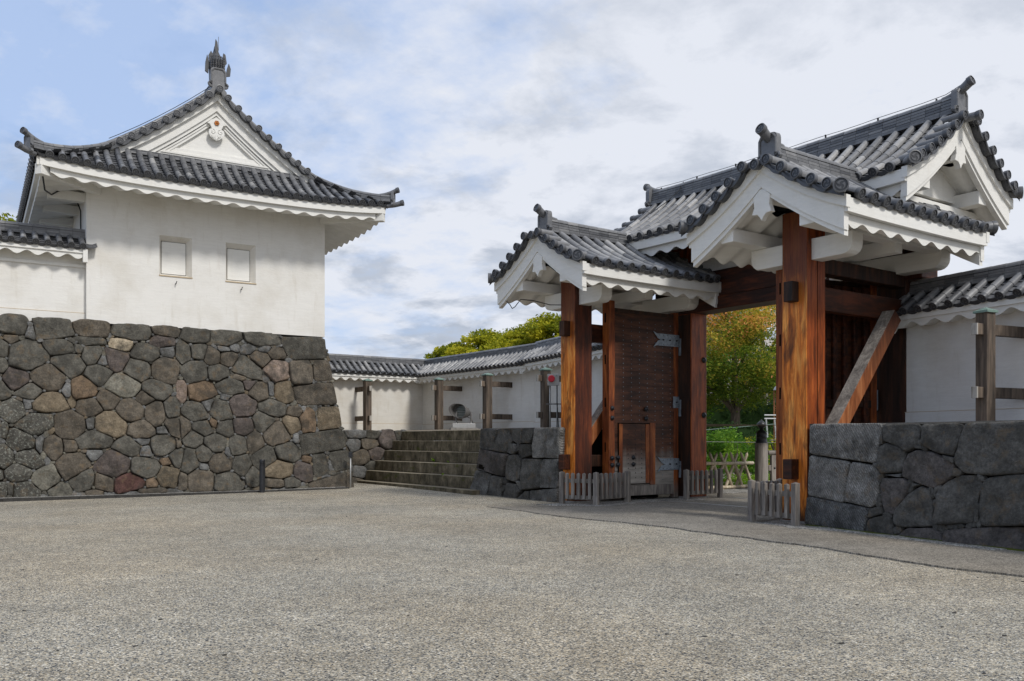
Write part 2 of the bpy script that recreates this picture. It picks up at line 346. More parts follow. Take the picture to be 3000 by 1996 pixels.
def slope(B, T, cols, prof, r=.082, seg=.32, pan=True, dq=.15, R=.098, dark=0., pan_ends=None, light=0.):
    """cols: [(s, qtop, qeave)]; prof(q, s) -> z; T maps (s, q, z)"""
    def fr(q, s_):
        z0 = prof(q, s_); z1 = prof(q + .02, s_)
        o = T(s_, q, z0); t_ = (T(s_, q + .02, z1) - o).normalized(); sv = (T(s_ + .02, q, z0) - o).normalized()
        n_ = t_.cross(sv).normalized()
        if n_.z < 0: n_ = -n_
        return o, t_, n_, sv
    for (s_, qa, qb) in cols:
        L = qb - qa; s_ += RND.uniform(-.006, .006)
        if L < .12: continue
        nseg = max(1, round(L / seg)); off = RND.random() * .3
        for k in range(nseg):
            q0 = qa + L * k / nseg; q1 = qa + L * (k + 1) / nseg
            o0, t0, n0, sv = fr(q0, s_); o1, t1, n1_, sv = fr(q1, s_)
            half(B, o0 + n0 * .035, o1 + n1_ * .035 + t1 * .012, (n0 + n1_).normalized(), sv, r * .93, r * 1.03, min(1, max(.12, RND.gauss(.54 + light, .19) - dark)))
        o1, t1, n1_, sv = fr(qb, s_)
        disc(B, o1 + n1_ * .028 + t1 * .02, t1, n1_, sv, R)
    if pan:
        for i in range(len(cols) - 1):
            (s0, a0, b0), (s1, a1, b1) = cols[i], cols[i + 1]
            qa = min(a0, a1); qb = max(b0, b1) if pan_ends is None else pan_ends
            n_ = max(2, round((qb - qa) / dq)); rv = .3
            for k in range(n_):
                q0 = qa + (qb - qa) * k / n_; q1 = qa + (qb - qa) * (k + 1) / n_; last = k == n_ - 1
                up, lo, li = [], [], []
                for j in range(6):
                    u_ = j / 5; sx = s0 + (s1 - s0) * u_; c_ = -.05 * (1 - (2 * u_ - 1) ** 2) + .012
                    o0, t0, n0, sv = fr(q0, sx); o1, t1, n1_, sv = fr(q1, sx)
                    up.append(o0 + n0 * (c_ - .002)); lo.append(o1 + n1_ * (c_ + .022) + t1 * .006)
                    dpt = (.035 if not last else .055 + .03 * (1 - (2 * u_ - 1) ** 2))
                    li.append(o1 + n1_ * (c_ + .022 - dpt) + t1 * .004)
                rv = min(.8, max(.08, RND.gauss(.36, .1) - dark))
                B.add(up + lo + li, [(j, j + 1, j + 7, j + 6) for j in range(5)] + [(j + 6, j + 7, j + 13, j + 12) for j in range(5)], [rv] * 5 + [.12] * 5)
def ridge(B, path, w0=.30, w1=.20, layers=5, lh=.066, top=.085, seglen=.33, cap0=True):
    """stack of flat ridge tiles under a round cap, along a path of points at its foot"""
    P = [Vector(p) for p in path]; d = [0.]
    for a, b_ in zip(P, P[1:]): d.append(d[-1] + (b_ - a).length)
    def at(s_):
        s_ = max(0, min(d[-1], s_))
        for i in range(len(P) - 1):
            if s_ <= d[i + 1] + 1e-9:
                u_ = (s_ - d[i]) / max(1e-9, d[i + 1] - d[i]); return P[i].lerp(P[i + 1], u_), (P[i + 1] - P[i]).normalized()
    n_ = max(1, round(d[-1] / seglen))
    for k in range(n_):
        s0 = d[-1] * k / n_ + .004; s1 = d[-1] * (k + 1) / n_ - .004
        p0, t0 = at(s0); p1, t1 = at(s1)
        sv0 = Vector((t0.y, -t0.x, 0)).normalized(); sv1 = Vector((t1.y, -t1.x, 0)).normalized(); up = Vector((0, 0, 1))
        for L in range(layers):
            wl = (w0 + (w1 - w0) * L / max(1, layers - 1)) / 2; z0 = L * lh; z1 = z0 + lh * .6
            if L == 0: wl *= 1.12
            v = []
            for p, sv in ((p0, sv0), (p1, sv1)):
                v += [p - sv * wl + up * (z0 - .012), p + sv * wl + up * (z0 - .012), p + sv * wl + up * z1, p - sv * wl + up * z1]
            B.add(v, [(0, 1, 2, 3), (7, 6, 5, 4), (0, 4, 5, 1), (1, 5, 6, 2), (2, 6, 7, 3), (3, 7, 4, 0)], min(.85, max(.15, RND.gauss(.46, .12))))
        zt = layers * lh + .005
        half(B, p0 + up * zt, p1 + up * zt, up, (sv0 + sv1).normalized(), top, top * 1.05, min(.9, max(.3, RND.gauss(.55, .12))), k0=-.1, lip=.03)
    for a, b_ in zip(P, P[1:]):      # dark core seen in the joints
        t0 = (b_ - a).normalized(); sv = Vector((t0.y, -t0.x, 0)).normalized(); up = Vector((0, 0, 1)); wl = w1 / 2 * .62; H_ = layers * lh + .02
        v = []
        for p in (a, b_): v += [p - sv * wl - up * .05, p + sv * wl - up * .05, p + sv * wl + up * H_, p - sv * wl + up * H_]
        B.add(v, [(0, 1, 2, 3), (7, 6, 5, 4), (0, 4, 5, 1), (1, 5, 6, 2), (2, 6, 7, 3), (3, 7, 4, 0)], .05)
def horn(B, base, fwd, L=.5, rise=.38, r=.085, R=.105):
    """curved cylinder tile that rises over an end ornament and ends in a marked disc"""
    fwd = Vector(fwd).normalized(); up = Vector((0, 0, 1)); pts = []; rad = []
    for k in range(9):
        u_ = k / 8; pts.append(Vector(base) + fwd * L * (u_ * 1.15 - .80) + up * rise * (u_ ** 1.9) * .62); rad.append(r * (.9 + .22 * u_))
    B.tube(pts, rad, 12, .42)
    t_ = ((pts[-1] - pts[-2]).normalized() + fwd * .9).normalized(); s_ = t_.cross(up).normalized(); n_ = s_.cross(t_)
    disc(B, pts[-1] + t_ * .03, t_, n_, s_, R)
def ornament(B, base, fwd, sc=1.):
    """onigawara: arched plate with raised rim, side curls and two lobed feet"""
    fwd = Vector(fwd).normalized(); up = Vector((0, 0, 1)); sv = fwd.cross(up).normalized(); b0 = Vector(base)
    P = lambda x, y, z: b0 + sv * (x * sc) + fwd * (y * sc) + up * (z * sc)
    arch = [(-.25, .12), (-.25, .50)] + [(-.25 + .09 * (1 - math.cos(a)), .50 + .13 * math.sin(a)) for a in (.5, 1.0, 1.57)]
    arch += [(-x, z) for x, z in arch[::-1]]
    B.prism(arch, lambda a, b_, t_: P(a, t_, b_), -.10, .05, .45)
    rim = [(-.225, .16), (-.225, .5), (-.14, .6), (.14, .6), (.225, .5), (.225, .16)]
    for (x0, z0), (x1, z1) in zip(rim, rim[1:]):
        B.tube([P(x0, .055, z0), P(x1, .055, z1)], .032 * sc, 6, .5)
    foot = [(-.19, .20), (-.20, -.06), (-.26, -.13), (-.27, -.22), (-.20, -.28), (-.12, -.26), (-.08, -.16), (0, -.08), (.08, -.16), (.12, -.26), (.20, -.28), (.27, -.22), (.26, -.13), (.20, -.06), (.19, .20)]
    B.prism(foot, lambda a, b_, t_: P(a, t_, b_), -.08, .07, .5)
    for sg in (-1, 1):
        pts = []
        for k in range(13):
            a = -math.pi / 2 - 1.0 + k * .46; rr = .115 - .0075 * k
            pts.append(P(sg * (.235 + rr * math.cos(a)), .03, .10 + rr * math.sin(a)))
        B.tube(pts, .034 * sc, 6, .4)
        B.prism([(sg * (.235 + .08 * math.cos(a)), .10 + .08 * math.sin(a)) for a in [k * .785 for k in range(8)]], lambda a, b_, t_: P(a, t_, b_), -.07, .02, .3)
def waves(B, T, s0, s1, qo, qi, zf, zt, slope_in=.38, per=.45, A=.105, vert=None, drop=None):
    """corrugated plaster soffit (plastered rafters): wavy front edge and ribs running in to the wall.
    zf(s): height of the wave crests at the outer edge, zt(s): top of its front face"""
    n_ = max(4, int(round((s1 - s0) / per * 14))); top, cr, inn = [], [], []
    for k in range(n_ + 1):
        s_ = s0 + (s1 - s0) * k / n_; ph = (s_ - s0) / per * 2 * math.pi
        d = A * (.5 - .5 * math.cos(ph)) ** .95
        top.append(T(s_, qo, zt(s_))); cr.append(T(s_, qo, zf(s_) - d)); inn.append(T(s_, qi, zf(s_) - d + slope_in * (qo - qi)))
    m_ = n_ + 1
    B.add(top + cr + inn, [(k, k + 1, k + 1 + m_, k + m_) for k in range(n_)] + [(k + m_, k + 1 + m_, k + 1 + 2 * m_, k + 2 * m_) for k in range(n_)])
def fascia(B, T, s0, s1, q, zc, h, th=.1, n_=24):
    """flat board that follows the eave line; zc(s) is its top"""
    v = []
    for k in range(n_ + 1):
        s_ = s0 + (s1 - s0) * k / n_; z = zc(s_)
        v += [T(s_, q, z), T(s_, q, z - h), T(s_, q - th, z - h), T(s_, q - th, z)]
    f = []
    for k in range(n_):
        for j in range(4): f.append((4 * k + j, 4 * k + (j + 1) % 4, 4 * k + 4 + (j + 1) % 4, 4 * k + 4 + j))
    f += [(0, 1, 2, 3), (4 * n_ + 3, 4 * n_ + 2, 4 * n_ + 1, 4 * n_)]
    B.add(v, f)
def barge(B, T, prof, s0, s1, a0, a1, hw, n_=18, qi=0., flare=.0):
    """curved gable board between prof-a0 and prof-a1, from -hw to hw, s0..s1 thick"""
    v = []; m_ = 2 * n_ + 1
    for k in range(m_):
        q = -hw + hw * k / n_; z = prof(abs(q)); ex = flare * (abs(q) / hw) ** 2
        v += [T(s0, q, z - a0), T(s0, q, z - a1 - ex), T(s1, q, z - a1 - ex), T(s1, q, z - a0)]
    f = []
    for k in range(m_ - 1):
        for j in range(4): f.append((4 * k + j, 4 * k + (j + 1) % 4, 4 * k + 4 + (j + 1) % 4, 4 * k + 4 + j))
    f += [(0, 1, 2, 3), (4 * (m_ - 1) + 3, 4 * (m_ - 1) + 2, 4 * (m_ - 1) + 1, 4 * (m_ - 1))]
    B.add(v, f)
def pendant(B, P, sc=1., th=.12):
    """plain plaster gable pendant with an ogee foot; P(x, t, z)"""
    o = [(-.05, .42), (.05, .42), (.19, .30), (.17, .12), (.22, -.02), (.10, -.03), (.04, -.09), (0, -.16), (-.04, -.09), (-.10, -.03), (-.22, -.02), (-.17, .12), (-.19, .30)]
    B.prism([(a * sc, b_ * sc) for a, b_ in o], lambda a, b_, t_: P(a, t_, b_), 0, th)
def verge_row(root, Tq, prof, se, di, hw, qstart, R, corner=True):
    sb = se - di * .42; m_ = round((hw - .25) / .30)
    # field strip under the verge tiles
    for k in range(m_ * 2):
        q0 = qstart + (hw - qstart) * k / (m_ * 2); q1 = qstart + (hw - qstart) * (k + 1) / (m_ * 2)
        z0, z1 = prof(q0, se), prof(q1, se)
        v = [Tq(sb, q0, z0 - .01), Tq(se + di * .02, q0, z0 - .01), Tq(se + di * .02, q1, z1 + .01), Tq(sb, q1, z1 + .01), Tq(se + di * .02, q0, z0 - .10), Tq(se + di * .02, q1, z1 - .10)]
        root.add(v, [(0, 1, 2, 3), (1, 4, 5, 2)], [.34, .14])
    for k in range(m_):      # short round tiles that end in discs over the gable
        q = .28 + (hw - .30 - .28) * k / (m_ - 1); z = prof(q, se) + .055; o = Tq(se, q, z)
        t_ = (Tq(se + di, q, z) - o).normalized(); sl_ = (Tq(se, q + .05, prof(q + .05, se) + .055) - o).normalized(); nn = t_.cross(sl_)
        if nn.z < 0: nn = -nn
        half(root, Tq(sb + di * .02, q, z), o + t_ * .04, nn, sl_, r0=.078, r1=.085, rv=RND.uniform(.45, .7))
        disc(root, o + t_ * .06, t_, nn, sl_, R)
        if k < m_ - 1:      # hanging crescent between discs
            q2 = q + (hw - .58) / (m_ - 1); a_, b2 = [], []
            for j in range(7):
                u_ = j / 6; qq = q + (q2 - q) * u_; dd = .07 * (1 - (2 * u_ - 1) ** 2)
                a_.append(Tq(se + di * .055, qq, prof(qq, se) + .015 - dd)); b2.append(Tq(se + di * .055, qq, prof(qq, se) - .045 - dd * 1.15))
            root.add(a_ + b2 + [p + (Tq(se - di * .25, 0, 0) - Tq(se, 0, 0)) for p in b2], [(j, j + 1, j + 8, j + 7) for j in range(6)] + [(j + 7, j + 8, j + 15, j + 14) for j in range(6)], [.16] * 6 + [.1] * 6)
    if not corner: return
    # large corner tile, turned outwards
    z = prof(hw - .03, se) + .075; o = Tq(se - di * .12, hw - .16, z)
    t_ = (Tq(se + di * .75, hw + .45, z) - o).normalized(); up = Vector((0, 0, 1)); sv = t_.cross(up).normalized()
    root.tube([o - t_ * .12, o + t_ * .02, o + t_ * .2], [.09, .11, .125], 12, .45)
    disc(root, o + t_ * .22, t_, up, sv, .132)
def gable_roof(par, name, T, s0, s1, hw, zr, ze, spacing, verge=(1, 0), lift=.0, ridge_s=None, curl=(1, 0), qstart=.10, label=None,
               per=.45, board=True, layers=6, soff=.28, ends=(None, None), sink=.35, horn_on=True, R=.1, wave_in=.35, body=None, light=0., swallow=None):
    """full gable roof; verge/curl say which ends (low s, high s) show a gable; T(s, q, z)"""
    c = .5 * (s0 + s1); hl = .5 * (s1 - s0)
    def prof(q, s_=None):
        u_ = min(1.08, abs(q) / hw); k = .34
        z = ze + (zr - ze) * ((1 - k) * (1 - u_) + k * (1 - u_) ** 2)
        if s_ is not None and lift: z += lift * (abs(s_ - c) / hl) ** 3
        return z
    root = MB()
    va = .42 if verge[0] else 0.; vb = .42 if verge[1] else 0.
    n_ = max(2, round((s1 - s0 - va - vb) / spacing)); S = [s0 + va + (s1 - s0 - va - vb) * k / n_ for k in range(n_ + 1)]
    for sg in (-1, 1):
        Tq = lambda s_, q, z, sg=sg: T(s_, sg * q, z)
        slope(root, Tq, [(s_, qstart, hw) for s_ in S], prof, light=light, R=R)
        for e, (flag, se, di) in enumerate(((verge[0], s0, -1), (verge[1], s1, 1))):
            if flag: verge_row(root, Tq, prof, se, di, hw, qstart, R)
    if body is None: body = root
    if body is root: body = root
    rf = root.build(name, 'tile', par, smooth=True, angle=35)
    if label: rf['label'] = label
    rb = MB(); ra, rb_ = ridge_s or (s0 + .2, s1 - .2); pth = []
    for k in range(13):
        s_ = ra + (rb_ - ra) * k / 12; pth.append(T(s_, 0, zr - .02 + (lift + .0) * (abs(s_ - c) / hl) ** 3))
    ridge(rb, pth, layers=layers)
    rb.build('ridge', 'tile', rf, smooth=True, angle=35)
    for e, (flag, se, di) in enumerate(((curl[0], ra, -1), (curl[1], rb_, 1))):
        if not flag: continue
        ob = MB(); p = T(se, 0, zr - .05 + lift * .8); fw = (T(se + di, 0, 0) - T(se, 0, 0)).normalized()
        ornament(ob, p + fw * .02, fw, .82 if flag == 1 else flag)
        if horn_on: horn(ob, p + Vector((0, 0, layers * .066 + .06)) + fw * .06, fw)
        if verge[e]:
            ob.tube([p + fw * (-.1) + Vector((0, 0, -.10)), p + fw * .42 + Vector((0, 0, -.12))], .085, 12, .55)
            up = Vector((0, 0, 1)); disc(ob, p + fw * .44 + Vector((0, 0, -.12)), fw, up, fw.cross(up), .1)
        ob.build('end_ornament', 'tile', rf, smooth=True, angle=35)
    # plaster underside
    wb = MB(); bA, bB = s0 + (.16 if verge[0] else 0), s1 - (.16 if verge[1] else 0)
    for sg in (-1, 1):
        Tq = lambda s_, q, z, sg=sg: T(s_, sg * q, z)
        zl = lambda s_: prof(hw, s_) - .06
        fascia(wb, Tq, bA, bB, hw - .05, zl, .24)
        waves(wb, Tq, bA + .05, bB - .05, hw - .16, wave_in, lambda s_: zl(s_) - .36, lambda s_: zl(s_) - .24, slope_in=(zr - ze) / hw * .92, per=per)
    wb.build('eave_board', 'plaster_trim', rf, smooth=True, angle=30)
    if board:
        for (flag, se, di) in ((verge[0], s0, 1), (verge[1], s1, -1)):
            if not flag: continue
            gb = MB(); pf = lambda q: prof(q, se)
            barge(gb, T, pf, se + di * .10, se + di * .22, .05, .26, hw - .04)
            barge(gb, T, pf, se + di * .15, se + di * .28, .25, .56, hw - .12, flare=.09)
            barge(gb, T, pf, se + di * .185, se + di * .30, .55, .64, hw - .14, flare=.11)
            gb.build('gable_board', 'plaster_trim', rf, smooth=True, angle=30)
            pd = MB(); pendant(pd, lambda x, t_, z: T(se + di * (.20 - t_ + .08), x, prof(0, se) - 1.02 + z), 1.0)
            pd.build('gable_pendant', 'plaster_trim', rf, bevel=.01)
    return rf, prof

# ------------------------------------------------------------------ stones
SC_ = dict(g=(.108, .102, .086), b=(.124, .106, .083), p=(.118, .098, .088), r=(.098, .052, .044), o=(.165, .118, .078), y=(.42, .35, .25), k=(.24, .185, .15),
           t=(.18, .145, .10), s=(.155, .155, .15), l=(.095, .090, .077), h=(.17, .16, .13), d=(.105, .100, .090), e=(.155, .150, .138), q=(.25, .24, .22), u=(.115, .102, .094))
def clip(poly, px, py, nx, ny):
    out = []; n_ = len(poly)
    for i in range(n_):
        a = poly[i]; b_ = poly[(i + 1) % n_]; da = (a[0] - px) * nx + (a[1] - py) * ny; db = (b_[0] - px) * nx + (b_[1] - py) * ny
        if da <= 0: out.append(a)
        if (da < 0 < db) or (db < 0 < da):
            u_ = da / (da - db); out.append((a[0] + (b_[0] - a[0]) * u_, a[1] + (b_[1] - a[1]) * u_))
    return out
def chaikin(p, it=2, k=.25):
    for _ in range(it):
        q = []
        for i in range(len(p)):
            a = p[i]; b_ = p[(i + 1) % len(p)]
            q.append((a[0] + (b_[0] - a[0]) * k, a[1] + (b_[1] - a[1]) * k)); q.append((a[0] + (b_[0] - a[0]) * (1 - k), a[1] + (b_[1] - a[1]) * (1 - k)))
        p = q
    return p
def dense(p, step=.09):
    q = []
    for i in range(len(p)):
        a = p[i]; b_ = p[(i + 1) % len(p)]; L = math.hypot(b_[0] - a[0], b_[1] - a[1]); n_ = max(1, int(L / step))
        for k in range(n_): q.append((a[0] + (b_[0] - a[0]) * k / n_, a[1] + (b_[1] - a[1]) * k / n_))
    return q
def stone(B, poly, P, depth, col, seed, rough=.02, flat_=.6):
    """poly in wall metres; P(x, z, out) maps to the wall"""
    if len(poly) < 3: return
    cx = sum(p[0] for p in poly) / len(poly); cz = sum(p[1] for p in poly) / len(poly)
    jit = lambda x, z, f=6.: noise.noise(Vector((x * f, z * f, seed)))
    pts = [(x + rough * jit(x, z, 5) * 1.4, z + rough * jit(z + 9, x, 5) * 1.4) for x, z in poly]
    tx_, tz_ = (random.Random(seed * 31).uniform(-.16, .16) for _ in range(2)); rings = []; sz = max(max(p[0] for p in pts) - min(p[0] for p in pts), max(p[1] for p in pts) - min(p[1] for p in pts))
    for sc, o in ((1.0, -.16), (1.0, -.015), (.975, depth * .5), (.935, depth * .82), (.83, depth * 1.0), (.45, depth * (1.0 + flat_ * .2)), (.2, depth * (1. + flat_ * .25))):
        ring = []
        for x, z in pts:
            xx = cx + (x - cx) * sc; zz = cz + (z - cz) * sc; oo = o
            if o > 0: oo += (noise.noise(Vector((xx * 3.1, zz * 3.1, seed))) * .05 + noise.noise(Vector((xx * 9, zz * 9, seed))) * .022) * min(1, sz * 1.6) * min(1, o / depth) + ((xx - cx) * tx_ + (zz - cz) * tz_) * min(1, o / depth) * (1 if flat_ > .25 else .2)
            ring.append(P(xx, zz, oo))
        rings.append(ring)
    n_ = len(pts); v = [p for r_ in rings for p in r_] + [P(cx, cz, depth * (1 + flat_ * .25) + noise.noise(Vector((cx * 3.1, cz * 3.1, seed))) * .05 * min(1, sz * 1.6))]
    f = []
    for i in range(len(rings) - 1):
        for k in range(n_): f.append((i * n_ + k, i * n_ + (k + 1) % n_, (i + 1) * n_ + (k + 1) % n_, (i + 1) * n_ + k))
    b0 = (len(rings) - 1) * n_
    for k in range(n_): f.append((b0 + k, b0 + (k + 1) % n_, len(v) - 1))
    k = .88 + .24 * ((seed * 7919) % 97) / 97
    B.add(v, f, .5, 0, (col[0] * k, col[1] * k, col[2] * k, col[3] if len(col) > 3 else 0))
def inside_mask(poly, X, Y):
    m_ = np.zeros(X.shape, bool); n_ = len(poly)
    for i in range(n_):
        x0, y0 = poly[i]; x1, y1 = poly[(i + 1) % n_]
        if y0 == y1: continue
        m_ ^= ((y0 > Y) != (y1 > Y)) & (X < (x1 - x0) * (Y - y0) / (y1 - y0) + x0)
    return m_
def fillers(polys, region, cell=.022, rmin=.03, rmax=.22, rounds=2, seed=3):
    x0 = min(p[0] for p in region); x1 = max(p[0] for p in region); y0 = min(p[1] for p in region); y1 = max(p[1] for p in region)
    X, Y = np.meshgrid(np.arange(x0, x1, cell), np.arange(y0, y1, cell)); free = inside_mask(region, X, Y)
    for p in polys:
        a0 = min(q[0] for q in p); a1 = max(q[0] for q in p); b0 = min(q[1] for q in p); b1 = max(q[1] for q in p)
        i0 = max(0, int((b0 - y0) / cell) - 1); i1 = int((b1 - y0) / cell) + 2; j0 = max(0, int((a0 - x0) / cell) - 1); j1 = int((a1 - x0) / cell) + 2
        free[i0:i1, j0:j1] &= ~inside_mask(p, X[i0:i1, j0:j1], Y[i0:i1, j0:j1])
    R_ = random.Random(seed); out = []
    for rd in range(rounds):
        D = np.zeros(free.shape); cur = free.copy(); k = 0
        while cur.any() and k < int(rmax / cell) + 2:
            D += cur; nx = cur.copy(); nx[1:] &= cur[:-1]; nx[:-1] &= cur[1:]; nx[:, 1:] &= cur[:, :-1]; nx[:, :-1] &= cur[:, 1:]
            if k % 2:
                nx[1:, 1:] &= cur[:-1, :-1]; nx[:-1, :-1] &= cur[1:, 1:]; nx[1:, :-1] &= cur[:-1, 1:]; nx[:-1, 1:] &= cur[1:, :-1]
            cur = nx; k += 1
        order = np.argsort(-D, axis=None); H_, W_ = D.shape; used = np.zeros(D.shape, bool)
        for id_ in order:
            i, j = divmod(int(id_), W_); r_ = D[i, j] * cell
            if r_ < rmin: break
            if used[i, j] or not free[i, j]: continue
            # stretch along the gap
            best = None
            for a in [k * math.pi / 6 for k in range(6)]:
                L = 0
                for sg in (-1, 1):
                    t_ = 0
                    while t_ < 2.4 * r_:
                        t_ += cell; ii = int(i + sg * math.sin(a) * t_ / cell); jj = int(j + sg * math.cos(a) * t_ / cell)
                        if not (0 <= ii < H_ and 0 <= jj < W_) or not free[ii, jj]: break
                    L += t_
                if best is None or L > best[0]: best = (L, a)
            L, a = best; ra = min(1.9 * r_, max(r_, L / 2 * .95)); rb = r_ * 1.12; cx, cy = X[i, j], Y[i, j]
            n_ = R_.randint(6, 8); ph = R_.random(); pl_ = []
            for k in range(n_):
                th = 2 * math.pi * (k + ph + R_.uniform(-.25, .25)) / n_; q = R_.uniform(.92, 1.15); ex, ey = math.cos(th) * ra * q, math.sin(th) * rb * q
                pl_.append((cx + ex * math.cos(a) - ey * math.sin(a), cy + ex * math.sin(a) + ey * math.cos(a)))
            out.append(pl_); m_ = inside_mask(pl_, X, Y) if r_ > 1 else None
            i0 = max(0, int(i - ra / cell * 1.2) - 1); i1 = int(i + ra / cell * 1.2) + 2; j0 = max(0, int(j - ra / cell * 1.2) - 1); j1 = int(j + ra / cell * 1.2) + 2
            mm = inside_mask(pl_, X[i0:i1, j0:j1], Y[i0:i1, j0:j1]); free[i0:i1, j0:j1] &= ~mm
            ui0 = max(0, int(i - r_ / cell)); uj0 = max(0, int(j - r_ / cell)); used[ui0:int(i + r_ / cell) + 1, uj0:int(j + r_ / cell) + 1] = True
    return out
def packed(ell, fixed, gap=.004, grow=1.17):
    """ellipses clipped against each other into close-fitting rounded stones"""
    out = []
    for i, (x, z, rx, rz, c) in enumerate(ell):
        po = []; sd_ = i * 1.37
        for k in range(26):
            a = 2 * math.pi * k / 26; e = 2 / 3.3; ca, sa = math.cos(a), math.sin(a); q = grow * (1 + .07 * noise.noise(Vector((ca * 1.3, sa * 1.3, sd_))))
            po.append((x + rx * q * math.copysign(abs(ca) ** e, ca), z + rz * q * math.copysign(abs(sa) ** e, sa)))
        for j, (x2, z2, r2, q2, c2) in enumerate(ell):
            if j == i: continue
            dx, dz = x2 - x, z2 - z; D = math.hypot(dx, dz)
            if D > (max(rx, rz) + max(r2, q2)) * 1.3 or D < 1e-3: continue
            ri = 1 / math.hypot(dx / D / rx, dz / D / rz); rj = 1 / math.hypot(dx / D / r2, dz / D / q2)
            u_ = ri / (ri + rj); nx = dx * (1 / rx ** 2 + 1 / r2 ** 2); nz_ = dz * (1 / rz ** 2 + 1 / q2 ** 2); L = math.hypot(nx, nz_); nx, nz_ = nx / L, nz_ / L
            po = clip(po, x + dx * u_ - nx * gap, z + dz * u_ - nz_ * gap, nx, nz_)
        for fx in fixed:
            cx = sum(p[0] for p in fx) / len(fx); cz = sum(p[1] for p in fx) / len(fx)
            area = sum(fx[k][0] * fx[(k + 1) % len(fx)][1] - fx[(k + 1) % len(fx)][0] * fx[k][1] for k in range(len(fx)))
            fb = None
            for k in range(len(fx)):      # clip by the edge of the fixed stone that separates best
                a, b_ = fx[k], fx[(k + 1) % len(fx)]; ex, ez = b_[0] - a[0], b_[1] - a[1]; L = math.hypot(ex, ez)
                if L < .05: continue
                nx, nz_ = (ez / L, -ex / L) if area > 0 else (-ez / L, ex / L)
                d = (x - a[0]) * nx + (z - a[1]) * nz_
                if fb is None or d > fb[0]: fb = (d, a, nx, nz_)
            if fb and fb[0] > 0: po = clip(po, fb[1][0] + fb[2] * gap, fb[1][1] + fb[3] * gap, -fb[2], -fb[3])
        if len(po) > 2: out.append((po, c))
    return out
# ------------------------------------------------------------------ ground
def gh(x, y): return .10 * math.exp(-((x + 4) ** 2 + (y - 31) ** 2) / 50.)
def ground():
    xs = [-600, -200, -80] + [-40 + 1. * k for k in range(81)] + [80, 200, 600]; ys = [-300, -80, -20] + [-5 + 1. * k for k in range(66)] + [90, 200, 900]
    v = [(x, y, gh(x, y)) for y in ys for x in xs]; n_ = len(xs)
    g = MB(); g.add(v, [(j * n_ + i, j * n_ + i + 1, (j + 1) * n_ + i + 1, (j + 1) * n_ + i) for j in range(len(ys) - 1) for i in range(n_ - 1)])
    return g.build('gravel_ground', 'gravel', smooth=True)
tag(ground(), kind='structure')
front = [(-.6, 21.1), (.22, 19.81), (1.2, 18.17), (1.87, 17.41), (2.77, 16.25), (3.23, 15.41), (3.78, 14.44), (4.59, 13.0), (4.9, 12.09), (5.37, 11.09), (5.97, 10.35), (7.2, 8.9), (9, 7)]
fr2 = []
for (x0, y0), (x1, y1) in zip(front, front[1:]):
    n_ = max(1, int(math.hypot(x1 - x0, y1 - y0) / .12))
    for k in range(n_):
        x, y = x0 + (x1 - x0) * k / n_, y0 + (y1 - y0) * k / n_; q = noise.noise(Vector((x * 1.9, y * 1.9, 3))) * .07 + noise.noise(Vector((x * 7, y * 7, 5))) * .035
        fr2.append((x + q * .8, y + q * .6))
back = [(11.5, 8.0), (9.5, 12), (9.3, 16), (12.5, 24), (14, 30), (7.9, 29.2), (5.6, 27.6), (4.3, 24.6), (3.6, 23.5), (2.4, 22.2), (1.2, 21.35)]
pv = MB(); allp = fr2 + back
pv.add([(x, y, .024) for x, y in allp] + [(x, y, -.06) for x, y in allp], [tuple(range(len(allp)))] + [(i, (i + 1) % len(allp), (i + 1) % len(allp) + len(allp), i + len(allp)) for i in range(len(allp))])
tag(pv.build('sand_path', 'pave'), kind='structure')
def rough_sheet(name, pts, z, mat):
    q_ = []
    for (x0, y0), (x1, y1) in zip(pts, pts[1:] + pts[:1]):
        n_ = max(1, int(math.hypot(x1 - x0, y1 - y0) / .1))
        for k in range(n_):
            x, y = x0 + (x1 - x0) * k / n_, y0 + (y1 - y0) * k / n_; q_.append((x + .09 * noise.noise(Vector((x * 3, y * 3, 1))), y + .14 * noise.noise(Vector((x * 3, y * 3, 8)))))
    g_ = MB(); g_.add([(x, y, z) for x, y in q_] + [(x, y, -.03) for x, y in q_], [tuple(range(len(q_)))] + [(i, (i + 1) % len(q_), (i + 1) % len(q_) + len(q_), i + len(q_)) for i in range(len(q_))]); tag(g_.build(name, mat), kind='structure')
rough_sheet('gravel_strip', [(.6, 21.75), (1.9, 21.2), (2.4, 21.35), (3.2, 22.35), (4.4, 23.15), (5.0, 23.3), (5.2, 23.8), (3.6, 24.4), (2.2, 22.4), (1.2, 22.2)], .030, 'edge_gravel')
rough_sheet('gravel_strip', [(4.7, 16.9), (5.0, 15.9), (5.7, 15.3), (6.9, 12.7), (7.3, 12.9), (6.2, 15.6), (5.9, 16.6), (5.5, 17.8)], .032, 'edge_gravel')
rough_sheet('gravel_strip', [(5.9, 26.4), (6.6, 26.4), (9.2, 28.0), (8.6, 29.6), (5.4, 27.9)], .034, 'edge_gravel')
st = MB(); st.box(.5, 6.05, 2.42, 2.50, .0, .030); st.build('threshold_strip', 'steel', X=FG)
o = bpy.data.objects['threshold_strip']; tag(o, 'thin metal threshold strip set in the path, nearer of two', 'metal strip')
st = MB(); st.box(.9, 6.05, 4.86, 4.93, .0, .030); tag(st.build('threshold_strip', 'steel', X=FG), 'thin metal threshold strip in the path, farther one beyond the gate posts', 'metal strip')

